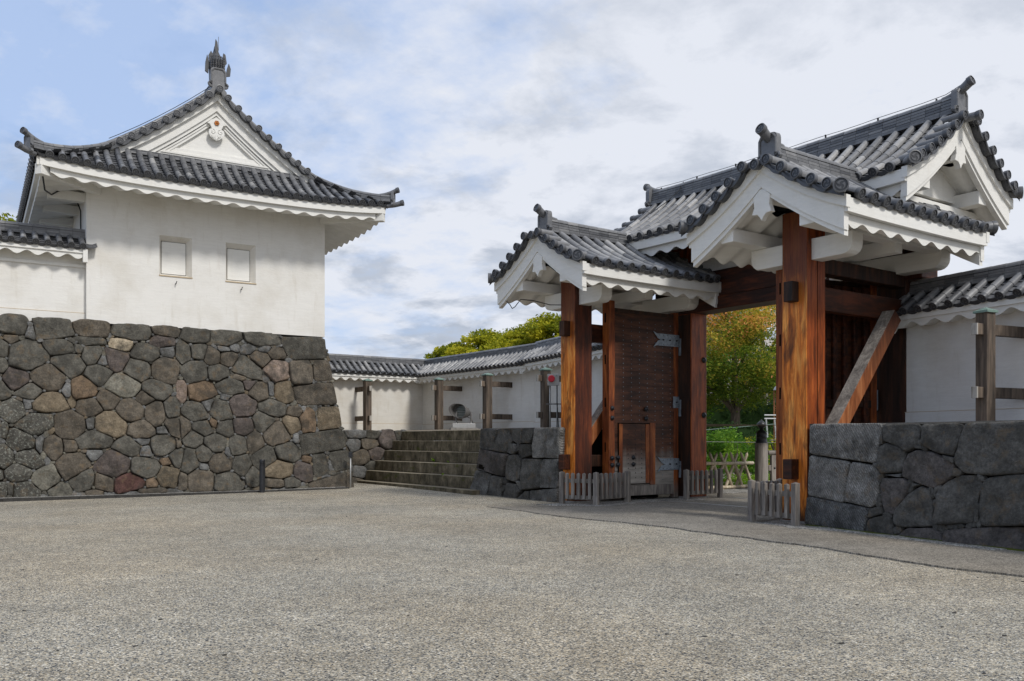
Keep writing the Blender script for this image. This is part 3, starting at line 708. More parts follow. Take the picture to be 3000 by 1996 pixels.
# ------------------------------------------------------------------ turret stone base
TSTONES = '-8.81,4.72,0.33,0.27,g -7.88,4.69,0.56,0.28,g -6.86,4.76,0.47,0.23,b -5.83,4.72,0.56,0.22,g -4.87,4.77,0.39,0.18,b -6.97,4.39,0.43,0.13,g -8.48,3.94,0.48,0.43,g -7.68,4.19,0.37,0.23,g -7.48,3.69,0.38,0.33,g -6.88,4,0.25,0.27,g -7.21,4.16,0.1,0.12,g -8.39,4.54,0.12,0.16,s -6.11,4.31,0.3,0.21,y -6.24,3.94,0.3,0.37,p -5.44,4.14,0.39,0.25,g -4.98,4.52,0.32,0.21,p -6.71,3.44,0.34,0.29,g -7.12,3.06,0.33,0.32,o -7.93,3.32,0.46,0.38,b -8.78,3.22,0.35,0.31,p -8.44,2.9,0.34,0.27,g -6.11,3.16,0.51,0.34,h -5.67,3.62,0.36,0.31,g -4.93,3.65,0.38,0.38,b -5.2,3.06,0.4,0.3,g -9.06,4.08,0.15,0.26,g -9.07,3.63,0.13,0.21,g -9.05,2.93,0.16,0.23,g -8.86,4.34,0.17,0.12,b -7.9,2.67,0.54,0.27,t -6.97,2.53,0.31,0.24,b -6.48,2.74,0.27,0.25,b -5.5,2.8,0.23,0.2,b -8.84,2.39,0.35,0.29,l -7.53,2.99,0.12,0.17,s -6.59,3.85,0.12,0.13,s -4.86,4.19,0.19,0.15,s -5.89,2.44,0.36,0.34,b -5.25,2.34,0.27,0.39,b -4.75,2.53,0.22,0.3,g -8.48,2.6,0.1,0.15,s -8.3,2,0.45,0.31,l -9.04,1.86,0.11,0.2,l -8.69,1.61,0.39,0.29,l -7.44,1.98,0.4,0.39,b -6.43,2.02,0.44,0.35,t -5.6,1.91,0.38,0.27,b -4.71,1.97,0.31,0.31,b -6.84,1.6,0.45,0.28,g -6.02,1.41,0.37,0.26,g -4.99,1.49,0.43,0.31,g -7.85,1.4,0.27,0.31,b -7.47,1.44,0.18,0.19,b -9.01,1.15,0.2,0.31,l -8.4,1.07,0.42,0.26,l -7.4,0.89,0.43,0.4,b -6.4,0.93,0.46,0.44,p -5.55,0.82,0.4,0.31,g -4.61,1.05,0.33,0.34,g -8.73,0.74,0.34,0.25,l -8.04,0.56,0.35,0.35,h -7.15,0.48,0.32,0.33,g -6.64,0.41,0.27,0.25,b -5.96,0.4,0.41,0.3,r -4.84,0.53,0.37,0.35,t -9.11,0.68,0.07,0.14,l -9.08,0.27,0.11,0.21,l -8.59,0.26,0.37,0.22,l -7.72,0.26,0.27,0.19,h -5.39,0.37,0.16,0.13,o -4.98,0.97,0.16,0.1,o -8.21,1.49,0.09,0.21,s -6.84,1.2,0.19,0.15,s -5.51,1.27,0.15,0.17,s -6.86,0.15,0.2,0.1,b -6.94,2.05,0.11,0.15,s -5.58,1.55,0.18,0.1,s -5.04,1.89,0.17,0.11,s -5.36,0.16,0.34,0.08,b -8.88,0.31,0.09,0.14,g -4.05,4.7,0.47,0.24,g -3.13,4.69,0.51,0.23,g -2.05,4.73,0.58,0.2,g -4.39,4.2,0.21,0.31,g -3.96,4.28,0.24,0.24,g -3.57,4.15,0.23,0.26,b -3.09,4.11,0.25,0.25,b -3.22,4.37,0.19,0.1,s -2.9,4.42,0.14,0.12,s -2.51,4.39,0.22,0.16,s -2.13,4.14,0.31,0.27,b -1.63,4.32,0.29,0.17,b -1.98,4.41,0.18,0.12,s -2.53,3.78,0.45,0.4,g -1.63,3.75,0.42,0.32,k -0.87,3.77,0.36,0.38,b -4.14,3.63,0.38,0.31,g -3.41,3.64,0.3,0.24,g -3.89,3.03,0.38,0.31,o -4.49,3.04,0.14,0.3,k -3.04,3.22,0.42,0.26,g -2.51,3.3,0.18,0.16,p -2.21,3.1,0.36,0.27,b -1.47,3.11,0.31,0.33,t -1.83,3.2,0.1,0.21,s -2.79,3.52,0.17,0.1,b -4.16,2.45,0.38,0.29,g -3.4,2.53,0.38,0.36,g -2.75,2.67,0.42,0.35,p -1.8,2.59,0.44,0.26,g -3.75,2.66,0.17,0.16,s -3.23,2.88,0.13,0.1,s -1.13,2.5,0.23,0.15,b -4.46,1.98,0.22,0.31,b -3.92,1.96,0.33,0.21,g -3.25,1.96,0.28,0.24,g -2.75,2.01,0.33,0.26,p -2.1,2.16,0.32,0.29,g -1.24,2.07,0.26,0.28,t -4.22,1.64,0.29,0.27,g -3.55,1.5,0.34,0.27,g -1.68,1.81,0.47,0.35,b -2.4,1.51,0.26,0.32,b -2.9,1.43,0.29,0.3,g -3.91,1.19,0.24,0.25,g -4.43,1,0.36,0.38,g -1.36,1.25,0.39,0.3,g -2.16,1.08,0.36,0.32,g -3.44,0.92,0.34,0.29,b -2.83,0.84,0.28,0.35,g -4.01,0.44,0.38,0.31,b -3.22,0.39,0.45,0.28,g -2.52,0.48,0.22,0.27,g -1.66,0.68,0.47,0.28,t -0.94,0.61,0.34,0.32,p -4.57,0.44,0.16,0.26,b -1.84,0.29,0.32,0.13,b -1.32,0.31,0.26,0.16,g -3.92,0.82,0.13,0.1,s -3.61,2.12,0.11,0.13,o -0.8,1,0.14,0.11,o -3.23,1.25,0.08,0.13,s -1.13,1.66,0.1,0.15,s -4.62,1.48,0.08,0.11,b -0.71,2.21,0.23,0.37,o'
HT, BAT = 4.94, .74
def col_of(c, seed=0):
    b_ = SC_[c]; return (*b_, {'l': .55, 'h': .15}.get(c, .0))
tb = thing('stone_rampart', 'tall battered base of rounded grey and brown field stones under the white turret', 'rampart', FT)
PT = lambda x, z, o: Vector((x, -BAT * (1 - z / HT) * (1 + .25 * (z / HT - .5) * 0) - o, z))
ell = []
for e in TSTONES.split():
    x, z, rx, rz, c = e.split(','); ell.append((float(x), float(z), float(rx), float(rz), c))
fixed = [([(-1.46, 4.86), (0.01, 4.94), (0.05, 4.21), (-1.18, 4.13), (-1.43, 4.55)], 'g'), ([(-0.44, 4.17), (0.10, 4.2), (0.20, 3.53), (-0.42, 3.46)], 'b'),
         ([(-1.12, 3.31), (0.21, 3.49), (0.33, 2.73), (-1.04, 2.69), (-1.16, 3.27)], 'b'), ([(-0.33, 2.66), (0.34, 2.70), (0.44, 2.01), (-0.4, 1.89), (-0.39, 2.54)], 't'),
         ([(-1.05, 1.78), (0.45, 1.98), (0.55, 1.33), (-0.97, 1.1), (-1.0, 1.52)], 'g'), ([(-0.63, 1.15), (-0.18, 1.19), (-0.05, 0.52), (-0.53, 0.4), (-0.62, 0.54)], 'g'),
         ([(-0.13, 1.19), (0.57, 1.31), (0.66, 0.68), (0.1, 0.55)], 'g'), ([(-0.83, 0.25), (0.67, 0.65), (0.74, -0.05), (-0.72, -0.05)], 'b')]
R_ = random.Random(11)
for r_ in range(8):      # the base runs on beyond the left frame edge
    for k in range(5):
        ell.append((-9.75 - .78 * k + R_.uniform(-.12, .12) - (.3 if r_ % 2 else 0), .32 + .62 * r_ + R_.uniform(-.08, .08), .38, .30, R_.choice('ggblp')))
po = packed(ell, [f for f, c in fixed])
B = MB(); polys = []
for i, (p, c) in enumerate(po):
    p = chaikin(p, 1, .13); polys.append(p); stone(B, dense(p, .13), PT, .075, col_of(c), i * 3 + 1, .028, .45)
B2 = MB()
for i, (p, c) in enumerate(fixed):
    p = chaikin(p, 2, .10); polys.append(p); stone(B2, dense(p, .12), PT, .05, col_of(c), i * 5 + 2, .012, .2)
reg = [(-13.5, 0), (.72, 0), (.02, 4.86), (-13.5, 4.86)]
fl = fillers(polys, reg, cell=.018, rmin=.026, rounds=3)
for i, p in enumerate(fl):
    p = chaikin(p, 1, .22); stone(B, p, PT, .035, col_of(R_.choice('sssssggbthh')), i * 7 + 3, .008)
B.build('field_stones', 'stone', tb, smooth=True, angle=50)
B2.build('corner_stones', 'stone_cut', tb, smooth=True, angle=50)
B = MB(); g_ = .022
b0, b1 = -BAT + g_, BAT - g_
v = [(-13.6, b0, -.1), (b1, b0, -.1), (b1, 10, -.1), (-13.6, 10, -.1), (-13.6, g_, 4.88), (-g_, g_, 4.88), (-g_, 9.2, 4.88), (-13.6, 9.2, 4.88)]
B.add(v, [(0, 3, 2, 1), (4, 5, 6, 7), (0, 1, 5, 4), (1, 2, 6, 5), (2, 3, 7, 6), (3, 0, 4, 7)]); B.build('core', 'joint', tb)
# gravel strip and kerb at its foot
gs = MB(); zz = lambda x: gh(*(FT @ Vector((x, -1, 0))).xy)
nn_ = 30; xs = [-14 + 14.35 * k / nn_ for k in range(nn_ + 1)]
gs.add([(x, y, max(.05, zz(x)) + .035) for x in xs for y in (-1.20, -.60)], [(2 * k, 2 * k + 2, 2 * k + 3, 2 * k + 1) for k in range(nn_)])
tag(gs.build('gravel_strip', 'edge_gravel', X=FT), kind='structure')
kb = MB()
for k in range(16):
    x0 = -13.6 + k * .9; z0 = max(.05, zz(x0 + .45)) + .045; kb.box(x0 + .004, min(x0 + .896, .35), -1.29, -1.19, -.1, z0)
tag(kb.build('kerb', 'kerb', X=FT, bevel=.01), kind='structure')

# ------------------------------------------------------------------ turret
tw = thing('castle_turret', 'white plastered corner turret with grey hipped gable roof on the tall stone base', 'turret', FT)
B = MB(); W = [(-5.05, -4.13, 6.46, 7.65), (-3.14, -2.225, 6.46, 7.64)]
xs = [-7.0, -5.05, -4.13, -3.14, -2.225, 0]; z0, z1, zt = 6.46, 7.645, 9.55
B.box(-7, 0, 0, .3, 4.94, z0); B.box(-7, 0, 0, .3, z1, zt)
for a, b_ in ((-7, -5.05), (-4.13, -3.14), (-2.225, 0)): B.box(a, b_, 0, .3, z0, z1)
B.box(-7, -6.7, .3, 9, 4.94, zt); B.box(-.3, 0, .3, 9, 4.94, zt); B.box(-6.7, -.3, 8.7, 9, 4.94, zt)
B.build('wall', 'plaster', tw)
for a, b_ in ((-5.05, -4.13), (-3.14, -2.225)):
    f = MB(); i0, i1, k0, k1 = a + .07, b_ - .14, z0 + .07, z1 - .14
    v = [(a, 0, z0), (b_, 0, z0), (b_, 0, z1), (a, 0, z1), (i0, .17, k0), (i1, .17, k0), (i1, .17, k1), (i0, .17, k1)]
    f.add(v, [(0, 1, 5, 4), (1, 2, 6, 5), (2, 3, 7, 6), (3, 0, 4, 7)])
    wf = f.build('window', 'plaster_worn', tw)
    f = MB(); f.box(i0 + .014, i1 - .014, .145, .20, k0 + .014, k1 - .014); f.build('shutter', 'plaster_trim', wf, bevel=.004)
    f = MB(); f.box(i0 - .02, i1 + .02, .205, .25, k0 - .02, k1 + .02); f.build('shutter_gap', 'gap', wf)
    f = MB(); f.box(a - .01, b_ + .015, -.02, .005, z0 - .02, z0 + .012); f.build('sill', 'seam', wf)
for hx in (-4.6, -2.68):
    f = MB(); f.tube([(hx, .01, 6.24), (hx, -.09, 6.24), (hx + .02, -.10, 6.31)], .016, 6); f.build('hook', 'iron', tw)
XC, HWT = -3.4, 5.0
def pfront(q, s_=None):
    u_ = min(1.1, q / 1.5); z = 8.93 + 1.03 * (.62 * (1 - u_) + .38 * (1 - u_) ** 2)
    return z + (.20 * (abs(s_ - XC) / HWT) ** 3.2 * min(1, max(0, q)) if s_ is not None else 0)
def pside(q, s_=None):
    u_ = min(1.1, abs(q) / HWT); z = 8.93 + 3.24 * (.64 * (1 - u_) + .36 * (1 - u_) ** 2)
    if s_ is not None: z += .20 * max(0, min(1, (abs(s_ - 3.75) / 5.25))) ** 6 * (abs(q) / HWT) ** 3
    return z
TF = lambda s_, q, z: Vector((s_, -q, z))
rb_ = MB(); cols = []
for k in range(34):
    s_ = -8.32 + .3 * k; d = abs(s_ - XC); cols.append((s_, max(.0, .1 + (d - 2.9) / 2.1 * 1.4) + .02, 1.5))
slope(rb_, TF, cols, pfront, r=.085, R=.1, dark=.10)
for sg in (-1, 1):
    TS = lambda s_, q, z, sg=sg: Vector((XC + sg * q, s_, z)); cs = []
    for k in range(37):
        y = -1.36 + .3 * k; top = .12 if y > .2 else 2.9 + max(0, -y - .1) / 1.4 * 2.1
        cs.append((y, top, HWT))
    slope(rb_, TS, [c for c in cs if c[0] <= .2], pside, r=.085, R=.1, dark=.1); slope(rb_, TS, [c for c in cs if c[0] > .1], pside, r=.085, R=.1, dark=.1)
    verge_row(rb_, TS, pside, -.2, -1, 3.05, .1, .1, corner=False)
rf = rb_.build('roof', 'tile', tw, smooth=True, angle=35)
B = MB(); ridge(B, [(XC, y, 12.14) for y in (0, 2, 4, 6, 8, 9.2)], w0=.36, w1=.26, layers=6, top=.095)
B.build('ridge', 'tile', rf, smooth=True, angle=35)
for sg in (-1, 1):
    B = MB(); p = []
    for k in range(9):
        d = .2 + 2.75 * k / 8; p.append((XC + sg * d, .13, pside(d) + .05))
    for k in range(1, 10):
        u_ = k / 9; d = 2.95 + 2.12 * u_; y = .05 - 1.58 * u_; p.append((XC + sg * d, y, max(pside(d, y), pfront(-y if y < 0 else 0, XC + d)) - .02 + .09 * u_ ** 3))
    ridge(B, p, w0=.22, w1=.17, layers=3, lh=.05, top=.075)
    e = Vector(p[-1]); fw = Vector((sg * .78, -.62, 0))
    ornament(B, e + fw * .06 + Vector((0, 0, .0)), fw, .50); horn(B, e + fw * .02 + Vector((0, 0, .22)), fw, .5, .24, .07, .09)
    horn(B, e + fw * .20 + Vector((0, 0, -.12)), fw, .42, .13, .075, .095)
    B.build('hip_ridge', 'tile', rf, smooth=True, angle=35)
B = MB(); ridge(B, [(XC + d, .02, 9.92) for d in (-2.9, -1, 1, 2.9)], w0=.2, w1=.16, layers=2, lh=.05, top=.04)
B.build('gable_foot_ridge', 'tile', rf, smooth=True, angle=35)
B = MB(); fw = Vector((0, -1, 0)); p = Vector((XC, -.14, 12.27)); ornament(B, p, fw, .92)
B.tube([p - fw * .1 + Vector((0, 0, -.1)), p + fw * .20 + Vector((0, 0, -.1))], .095, 12, .5); disc(B, p + fw * .22 + Vector((0, 0, -.1)), fw, Vector((0, 0, 1)), Vector((1, 0, 0)), .11)
B.build('end_ornament', 'tile', rf, smooth=True, angle=35)
# fish ornament on the ridge end: head down, tail up
B = MB(); path = [(.30, 12.62, .17, .15), (.10, 12.78, .22, .20), (.02, 12.98, .23, .20), (.02, 13.16, .19, .16), (.08, 13.32, .13, .12), (.14, 13.48, .075, .08), (.12, 13.60, .05, .05)]
rings = []
for y, z, wx, wy in path: rings.append([Vector((XC + wx * math.cos(2 * math.pi * k / 12), y + wy * math.sin(2 * math.pi * k / 12), z + .05 * math.sin(2 * math.pi * k / 12))) for k in range(12)])
B.loft(rings, True, .12)
def fin(pts, th=.03):
    B.prism(pts, lambda a, b_, t_: Vector((XC + a, .05 + t_, b_)), -th, th, .10)
fin([(-.02, 13.3), (.06, 13.28), (.045, 13.5), (.02, 13.72), (-.03, 13.80), (-.055, 13.55)])
fin([(-.20, 13.0), (-.15, 13.05), (-.10, 13.30), (-.17, 13.42), (-.24, 13.28)]); fin([(.14, 13.05), (.21, 13.0), (.30, 13.12), (.26, 13.38), (.20, 13.42), (.17, 13.22)])
fin([(-.34, 12.78), (-.25, 12.72), (-.22, 13.05), (-.28, 13.28), (-.33, 13.05)]); fin([(.27, 12.72), (.40, 12.76), (.42, 12.98), (.36, 13.14), (.31, 12.98)])
for k in range(5):
    for j in range(7):
        a = -math.pi / 2 + (j - 3) * .34; z = 12.86 + .075 * k; B.tube([(XC + .225 * math.sin(a + math.pi / 2), .0 - .2 * math.cos(a + math.pi / 2), z), (XC + .225 * math.sin(a + math.pi / 2), -.02 - .2 * math.cos(a + math.pi / 2), z + .05)], .028, 5, .3)
for k in range(4): fin([(-.24 + .02 * k, 12.84 + .13 * k), (-.30 + .03 * k, 12.94 + .13 * k), (-.19 + .02 * k, 12.93 + .13 * k)], .02)
B.tube([(XC + .07, .1, 13.5), (XC + .07, .1, 13.92)], .008, 5, .3)
B.build('fish_ornament', 'tile', rf, smooth=True, angle=40)
# gable: boards, mouldings, pendant
TG = lambda s_, q, z: Vector((XC + q, s_, z))
B = MB(); pf = lambda q: pside(q)
barge(B, TG, pf, -.10, .02, .03, .27, 3.0, 22); barge(B, TG, pf, .00, .12, .26, .56, 3.15, 22)
B.build('gable_board', 'plaster_trim', rf, smooth=True, angle=30)
B = MB(); barge(B, TG, pf, .055, .2, .55, .68, 3.2, 22); barge(B, TG, pf, .10, .2, .70, .77, 3.2, 22); barge(B, TG, pf, .13, .24, .77, .86, 3.2, 22)
B.build('gable_moulding', 'plaster_trim', rf, smooth=True, angle=30)
B = MB(); tri = [(-3.1, 9.5), (3.1, 9.5), (3.1, pside(3.1) - .3)] + [(q, pside(abs(q)) - .3) for q in [3.1 - .31 * k for k in range(1, 20)]] + [(-3.1, pside(3.1) - .3)]
B.prism(tri, lambda a, b_, t_: Vector((XC + a, t_, b_)), .22, .34); B.box(XC - 2.6, XC + 2.6, .12, .22, 9.8, 10.14); B.box(XC - 2.6, XC + 2.6, .09, .13, 10.14, 10.19)
B.box(XC - 2.6, XC + 2.6, .15, .22, 10.19, 10.34)
B.build('gable_wall', 'plaster_trim', rf)
B = MB(); P2 = lambda a, t_, b_: Vector((XC + a, .10 - t_, b_))
o_ = [(0, 11.42), (.17, 11.33), (.28, 11.22), (.20, 11.20), (.16, 11.12), (.14, 11.07), (.22, 11.03), (.235, 10.93), (.18, 10.82), (.09, 10.76), (0, 10.72)]
o_ = o_ + [(-a, b_) for a, b_ in o_[-2:0:-1]]
B.prism(o_, lambda a, b_, t_: P2(a, t_, b_), 0, .07)
for sg in (-1, 1):
    B.tube([P2(sg * (.115 + (.085 - .006 * k) * math.cos(1.7 + k * .55)), .075, 10.98 + (.085 - .006 * k) * math.sin(1.7 + k * .55)) for k in range(13)], .014, 6)
    for k in range(4): B.tube([P2(sg * .02 * k, .07, 10.74), P2(sg * (.05 + .03 * k), .08, 10.82), P2(sg * (.03 + .05 * k), .07, 10.90)], .010, 5)
gp = B.build('gable_pendant', 'plaster_trim', rf, smooth=True, angle=35)
B = MB()
for k in range(6): B.lathe([(.03, 0), (.03, .02), (.015, .03)], X=Matrix.Translation((XC + .05 * math.cos(k * 1.047), .02, 11.245 + .05 * math.sin(k * 1.047))) @ Matrix.Rotation(math.pi / 2, 4, 'X'), seg=8)
B.lathe([(.02, 0), (.02, .04), (.008, .045)], X=Matrix.Translation((XC, .02, 11.245)) @ Matrix.Rotation(math.pi / 2, 4, 'X'), seg=8)
B.build('rosette', 'gold', gp)
# eaves of the turret
B = MB(); zl = lambda s_: pfront(1.5, s_) - .06
fascia(B, TF, XC - 4.85, XC + 4.85, 1.44, zl, .22); waves(B, TF, XC - 4.6, XC + 4.6, 1.34, 0., lambda s_: zl(s_) - .34, lambda s_: zl(s_) - .2, slope_in=.22, per=.53, A=.09)
for sg in (-1, 1):
    TS = lambda s_, q, z, sg=sg: Vector((XC + sg * q, s_, z)); zs = lambda s_: pside(HWT, s_) - .06
    fascia(B, TS, -1.4, 9, HWT - .08, zs, .22); waves(B, TS, -1.2, 9, HWT - .18, 3.4, lambda s_: zs(s_) - .34, lambda s_: zs(s_) - .2, slope_in=.22, per=.53, A=.09)
B.build('eave_board', 'plaster_trim', rf, smooth=True, angle=30)
for sg in (-1, 1):
    B = MB(); X = Matrix.Translation((XC + sg * 4.72, -1.22, 8.76)) @ Matrix.Rotation(math.atan2(-.66, sg * .75), 4, 'Z')
    B.box(-1.9, .22, -.11, .11, -.17, .11, X=X); B.build('hip_rafter', 'plaster_trim', rf, bevel=.01)
for k in range(5):
    bx('bracket', 'plaster_trim', tw, -7.95, -6.98, .35 + 1.7 * k, .62 + 1.7 * k, 8.42, 8.68)
bx('wall_plate', 'plaster_trim', tw, -7.95, -7.65, -.2, 9, 8.68, 8.92)
B = MB(); B.tube([(-8.2, -1.3, 8.75), (-8.1, -.9, 8.3), (-7.9, -.3, 8.35), (-7.6, .4, 8.7), (-7.2, .8, 8.62), (-7.05, 1.0, 8.3), (-7.04, 1.0, 7.0)], .022, 6); B.build('cable', 'cable', tw)
B = MB(); B.tube([(XC, y, 12.72 + .03 * math.sin(y * 7)) for y in (.4, 1, 2, 3, 4, 6, 8)], .012, 5); B.tube([(XC - d, .13, pside(d) + .34) for d in (.15, .4, .8, 1.2, 1.7, 2.2, 2.7, 3.0)], .010, 5)
B.build('lightning_cable', 'cable', rf)

# ------------------------------------------------------------------ plastered walls with tiled copings
def wall(name, label, X, x0, x1, zb, zs, zr, ze, hw=.72, yc=0., th=.22, spacing=.30, verge=(0, 0), per=.42, layers=4, mat='plaster', skip=None, light=0., cornice=False):
    t_ = thing(name, label, 'wall', X, None)
    B = MB(); ztop = ze - .12
    B.box(x0, x1, yc - th, yc + th, zs, ztop); B.box(x0, x1, yc - th - .02, yc + th + .02, zb, zs - .012); B.build('wall_face', mat, t_)
    B = MB(); B.box(x0, x1, yc - th - .024, yc - th + .03, zs - .012, zs); B.build('seam', 'seam', t_)
    T = lambda s_, q, z: Vector((s_, yc + q, z))
    prof = lambda q, s_=None: ze + (zr - ze) * (1 - min(1.1, abs(q) / hw)) * (1.0 if abs(q) < hw else 1)
    R0 = MB(); n_ = round((x1 - x0) / spacing); S = [x0 + .12 + (x1 - x0 - .24) * k / n_ for k in range(n_ + 1)]
    for sg in (-1, 1):
        slope(R0, lambda s_, q, z, sg=sg: T(s_, sg * q, z), [(s_, .08, hw) for s_ in S if not (skip and skip(s_, sg))], prof, r=.078, R=.092, seg=.3, light=light)
        for fl_, se, di in ((verge[0], x0, -1), (verge[1], x1, 1)):
            if fl_:
                for k in range(6):
                    q0 = .06 + (hw - .06) * k / 6; q1 = q0 + (hw - .06) / 6 + .03
                    a_ = [T(se + di * u_, sg * q0, prof(q0) + dz) for u_, dz in ((-.1, .02), (.05, -.01), (.14, -.005), (.24, .04))]
                    c_ = [T(se + di * u_, sg * q1, prof(q1) + dz + .03) for u_, dz in ((-.1, .02), (.05, -.01), (.14, -.005), (.24, .04))]
                    l_ = [p - Vector((0, 0, .04)) for p in c_]
                    R0.add(a_ + c_ + l_ + [a_[3] - Vector((0, 0, .05)), c_[3] - Vector((0, 0, .05))], [(j, j + 1, j + 5, j + 4) for j in range(3)] + [(j + 4, j + 5, j + 9, j + 8) for j in range(3)] + [(3, 12, 13, 7)], [.4] * 3 + [.15] * 4)
    rf_ = R0.build('roof', 'tile', t_, smooth=True, angle=35)
    B = MB(); ridge(B, [(x0 + (x1 - x0) * k / 6, yc, zr - .02) for k in range(7)], w0=.27, w1=.18, layers=layers, top=.08, lh=.052); B.build('ridge', 'tile', rf_, smooth=True, angle=35)
    B = MB()
    for sg in (-1, 1):
        Tq = lambda s_, q, z, sg=sg: T(s_, sg * q, z)
        fascia(B, Tq, x0, x1, hw - .06, lambda s_: ze - .05, .12, .06); waves(B, Tq, x0 + .02, x1 - .02, hw - .10, .05, lambda s_: ze - .22, lambda s_: ze - .14, slope_in=.12, per=per, A=.115)
        for fl_, se, di in ((verge[0], x0, -1), (verge[1], x1, 1)):
            if fl_: B.prism([(hw - .02, ze - .05), (hw - .02, ze - .42), (hw - .14, ze - .42), (hw - .35, ze - .2), (.02, zr - .15), (.02, zr - .05)], lambda a, b_, q, sg=sg, se=se: T(se + q, sg * a, b_), 0, .12 * -di)
        if cornice: B.box(x0, x1, yc + sg * th - .05, yc + sg * th + .05, ze - .52, ze - .44)
    B.build('eave_board', 'plaster_trim', rf_, smooth=True, angle=30)
    return t_
FC = frame(-3.9, 39.6, 35.5); FB = frame(-3.9, 39.6, -54.5); FD = frame(1.02, 32.7, -65.7); FR = frame(8.50, 19.25, -64.54)
wall('castle_wall', 'low white wall with grey tile coping joined to the left side of the turret', FT, -16, -6.985, 4.9, 5.22, 7.37, 7.02, hw=.66, yc=.42, th=.2, spacing=.3, verge=(0, 1), mat='plaster', cornice=True, per=.5)
wall('castle_wall', 'white wall facing the camera behind the steps, between turret base and inner corner', FC, -14, -.0, 1.95, 2.32, 4.94, 4.42, spacing=.29, light=.10, mat='plaster_worn')
wall('castle_wall', 'white wall with three braced posts running from the inner corner towards the gate', FB, .0, 8.5, 1.95, 2.30, 4.93, 4.40, spacing=.29, light=.12)
wall('castle_wall', 'white wall section seen between the left gate post and the open studded door', FD, -.25, 8.5, 1.9, 2.26, 4.98, 4.45, spacing=.30, light=.12, verge=(1, 0))
wall('castle_wall', 'grey-white wall with tile coping on the right edge, beyond the diagonal timber brace', FR, .1, 9, 1.9, 2.20, 4.73, 4.28, spacing=.37, verge=(1, 0), per=.55, layers=4, hw=.66)
def brace_post(X, h, w_, L, zn, label, left=False):
    t_ = thing('wall_brace_post', label, 'post', X, 'square posts tied to the white walls by two rails')
    bx('post', 'wood_pole', t_, -w_ / 2, w_ / 2, -w_ / 2, w_ / 2, -.25, h - .06, .012)
    B = MB(); k = w_ / 2 + .03; B.add([(-k, -k, h - .06), (k, -k, h - .06), (k, k, h - .06), (-k, k, h - .06), (0, 0, h + .01), (-k, -k, h - .10), (k, -k, h - .10), (k, k, h - .10), (-k, k, h - .10)], [(0, 1, 4), (1, 2, 4), (2, 3, 4), (3, 0, 4), (0, 5, 6, 1), (1, 6, 7, 2), (2, 7, 8, 3), (3, 8, 5, 0)])
    B.build('cap', 'copper', t_)
    for z in zn:
        r_ = bx('rail', 'wood_pole', t_, -.055, .055, -w_ / 2 - .16, L, z - .10, z + .10, .008)
        bx('rail_end', 'wood_pale', r_, -.058, .058, -w_ / 2 - .19, -w_ / 2 - .155, z - .104, z + .104, .004)
brace_post(frame(-5.96, 36.55, 35.5, 2.0), 2.13, .27, 1.12, (.50, 1.72), 'grey timber post in front of the wall behind the retaining stones, leftmost')
brace_post(frame(-2.97, 36.05, -54.5, 2.0), 2.14, .27, 1.10, (.50, 1.72), 'grey timber post just left of the floodlight')
brace_post(frame(-.918, 33.13, -54.5, 1.98), 2.13, .27, 1.12, (.50, 1.72), 'grey timber post just right of the floodlight')
brace_post(frame(1.12, 29.6, -65.7, 1.94), 2.08, .27, 1.15, (.50, 1.72), 'grey timber post beside the red alarm button')
brace_post(frame(8.58, 16.08, -64.54, 1.9), 2.1, .235, 1.1, (.56, 1.70), 'grey timber post above the right stone wall, near the frame edge')

# ------------------------------------------------------------------ terrace, retaining wall, steps
def tz(a, b_): return 1.925 + .14 * max(0, min(1, (b_ - 1.4) / 4))
B = MB()
for a0, a1, b0, b1 in ((-30, -11.55, -1.3, 1.36), (-30, -11.55, 1.36, 9), (-11.55, -4.3, 1.36, 9), (-4.3, -.62, .1, 1.36), (-4.3, -.62, 1.36, 3.6), (-4.3, -.3, 3.6, 9)):
    nb = 6
    for k in range(nb):
        c0, c1 = b0 + (b1 - b0) * k / nb, b0 + (b1 - b0) * (k + 1) / nb
        B.add([(a0, c0, tz(a0, c0)), (a1, c0, tz(a1, c0)), (a1, c1, tz(a1, c1)), (a0, c1, tz(a0, c1))], [(0, 1, 2, 3)])
tag(B.build('terrace', 'earth', X=FG), kind='structure')
B = MB(); B.box(0.15, 12, .25, 8, 1.86, 1.895); tag(B.build('terrace', 'earth', X=frame(5.507, 16.57, -64.54)), kind='structure')
stt = thing('stone_steps', 'flight of six mossy weathered stone steps up to the terrace', 'steps', FG)
zs_ = [.18, .53, .88, 1.23, 1.58, 1.925]; R_ = random.Random(5)
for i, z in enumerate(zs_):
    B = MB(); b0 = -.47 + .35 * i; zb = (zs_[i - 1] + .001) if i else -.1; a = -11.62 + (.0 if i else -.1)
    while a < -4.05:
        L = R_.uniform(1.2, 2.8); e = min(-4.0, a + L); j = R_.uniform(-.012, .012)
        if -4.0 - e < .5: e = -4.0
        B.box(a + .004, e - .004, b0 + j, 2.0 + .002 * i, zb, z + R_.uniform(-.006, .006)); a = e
    B.build('step', 'step', stt, bevel=.018)
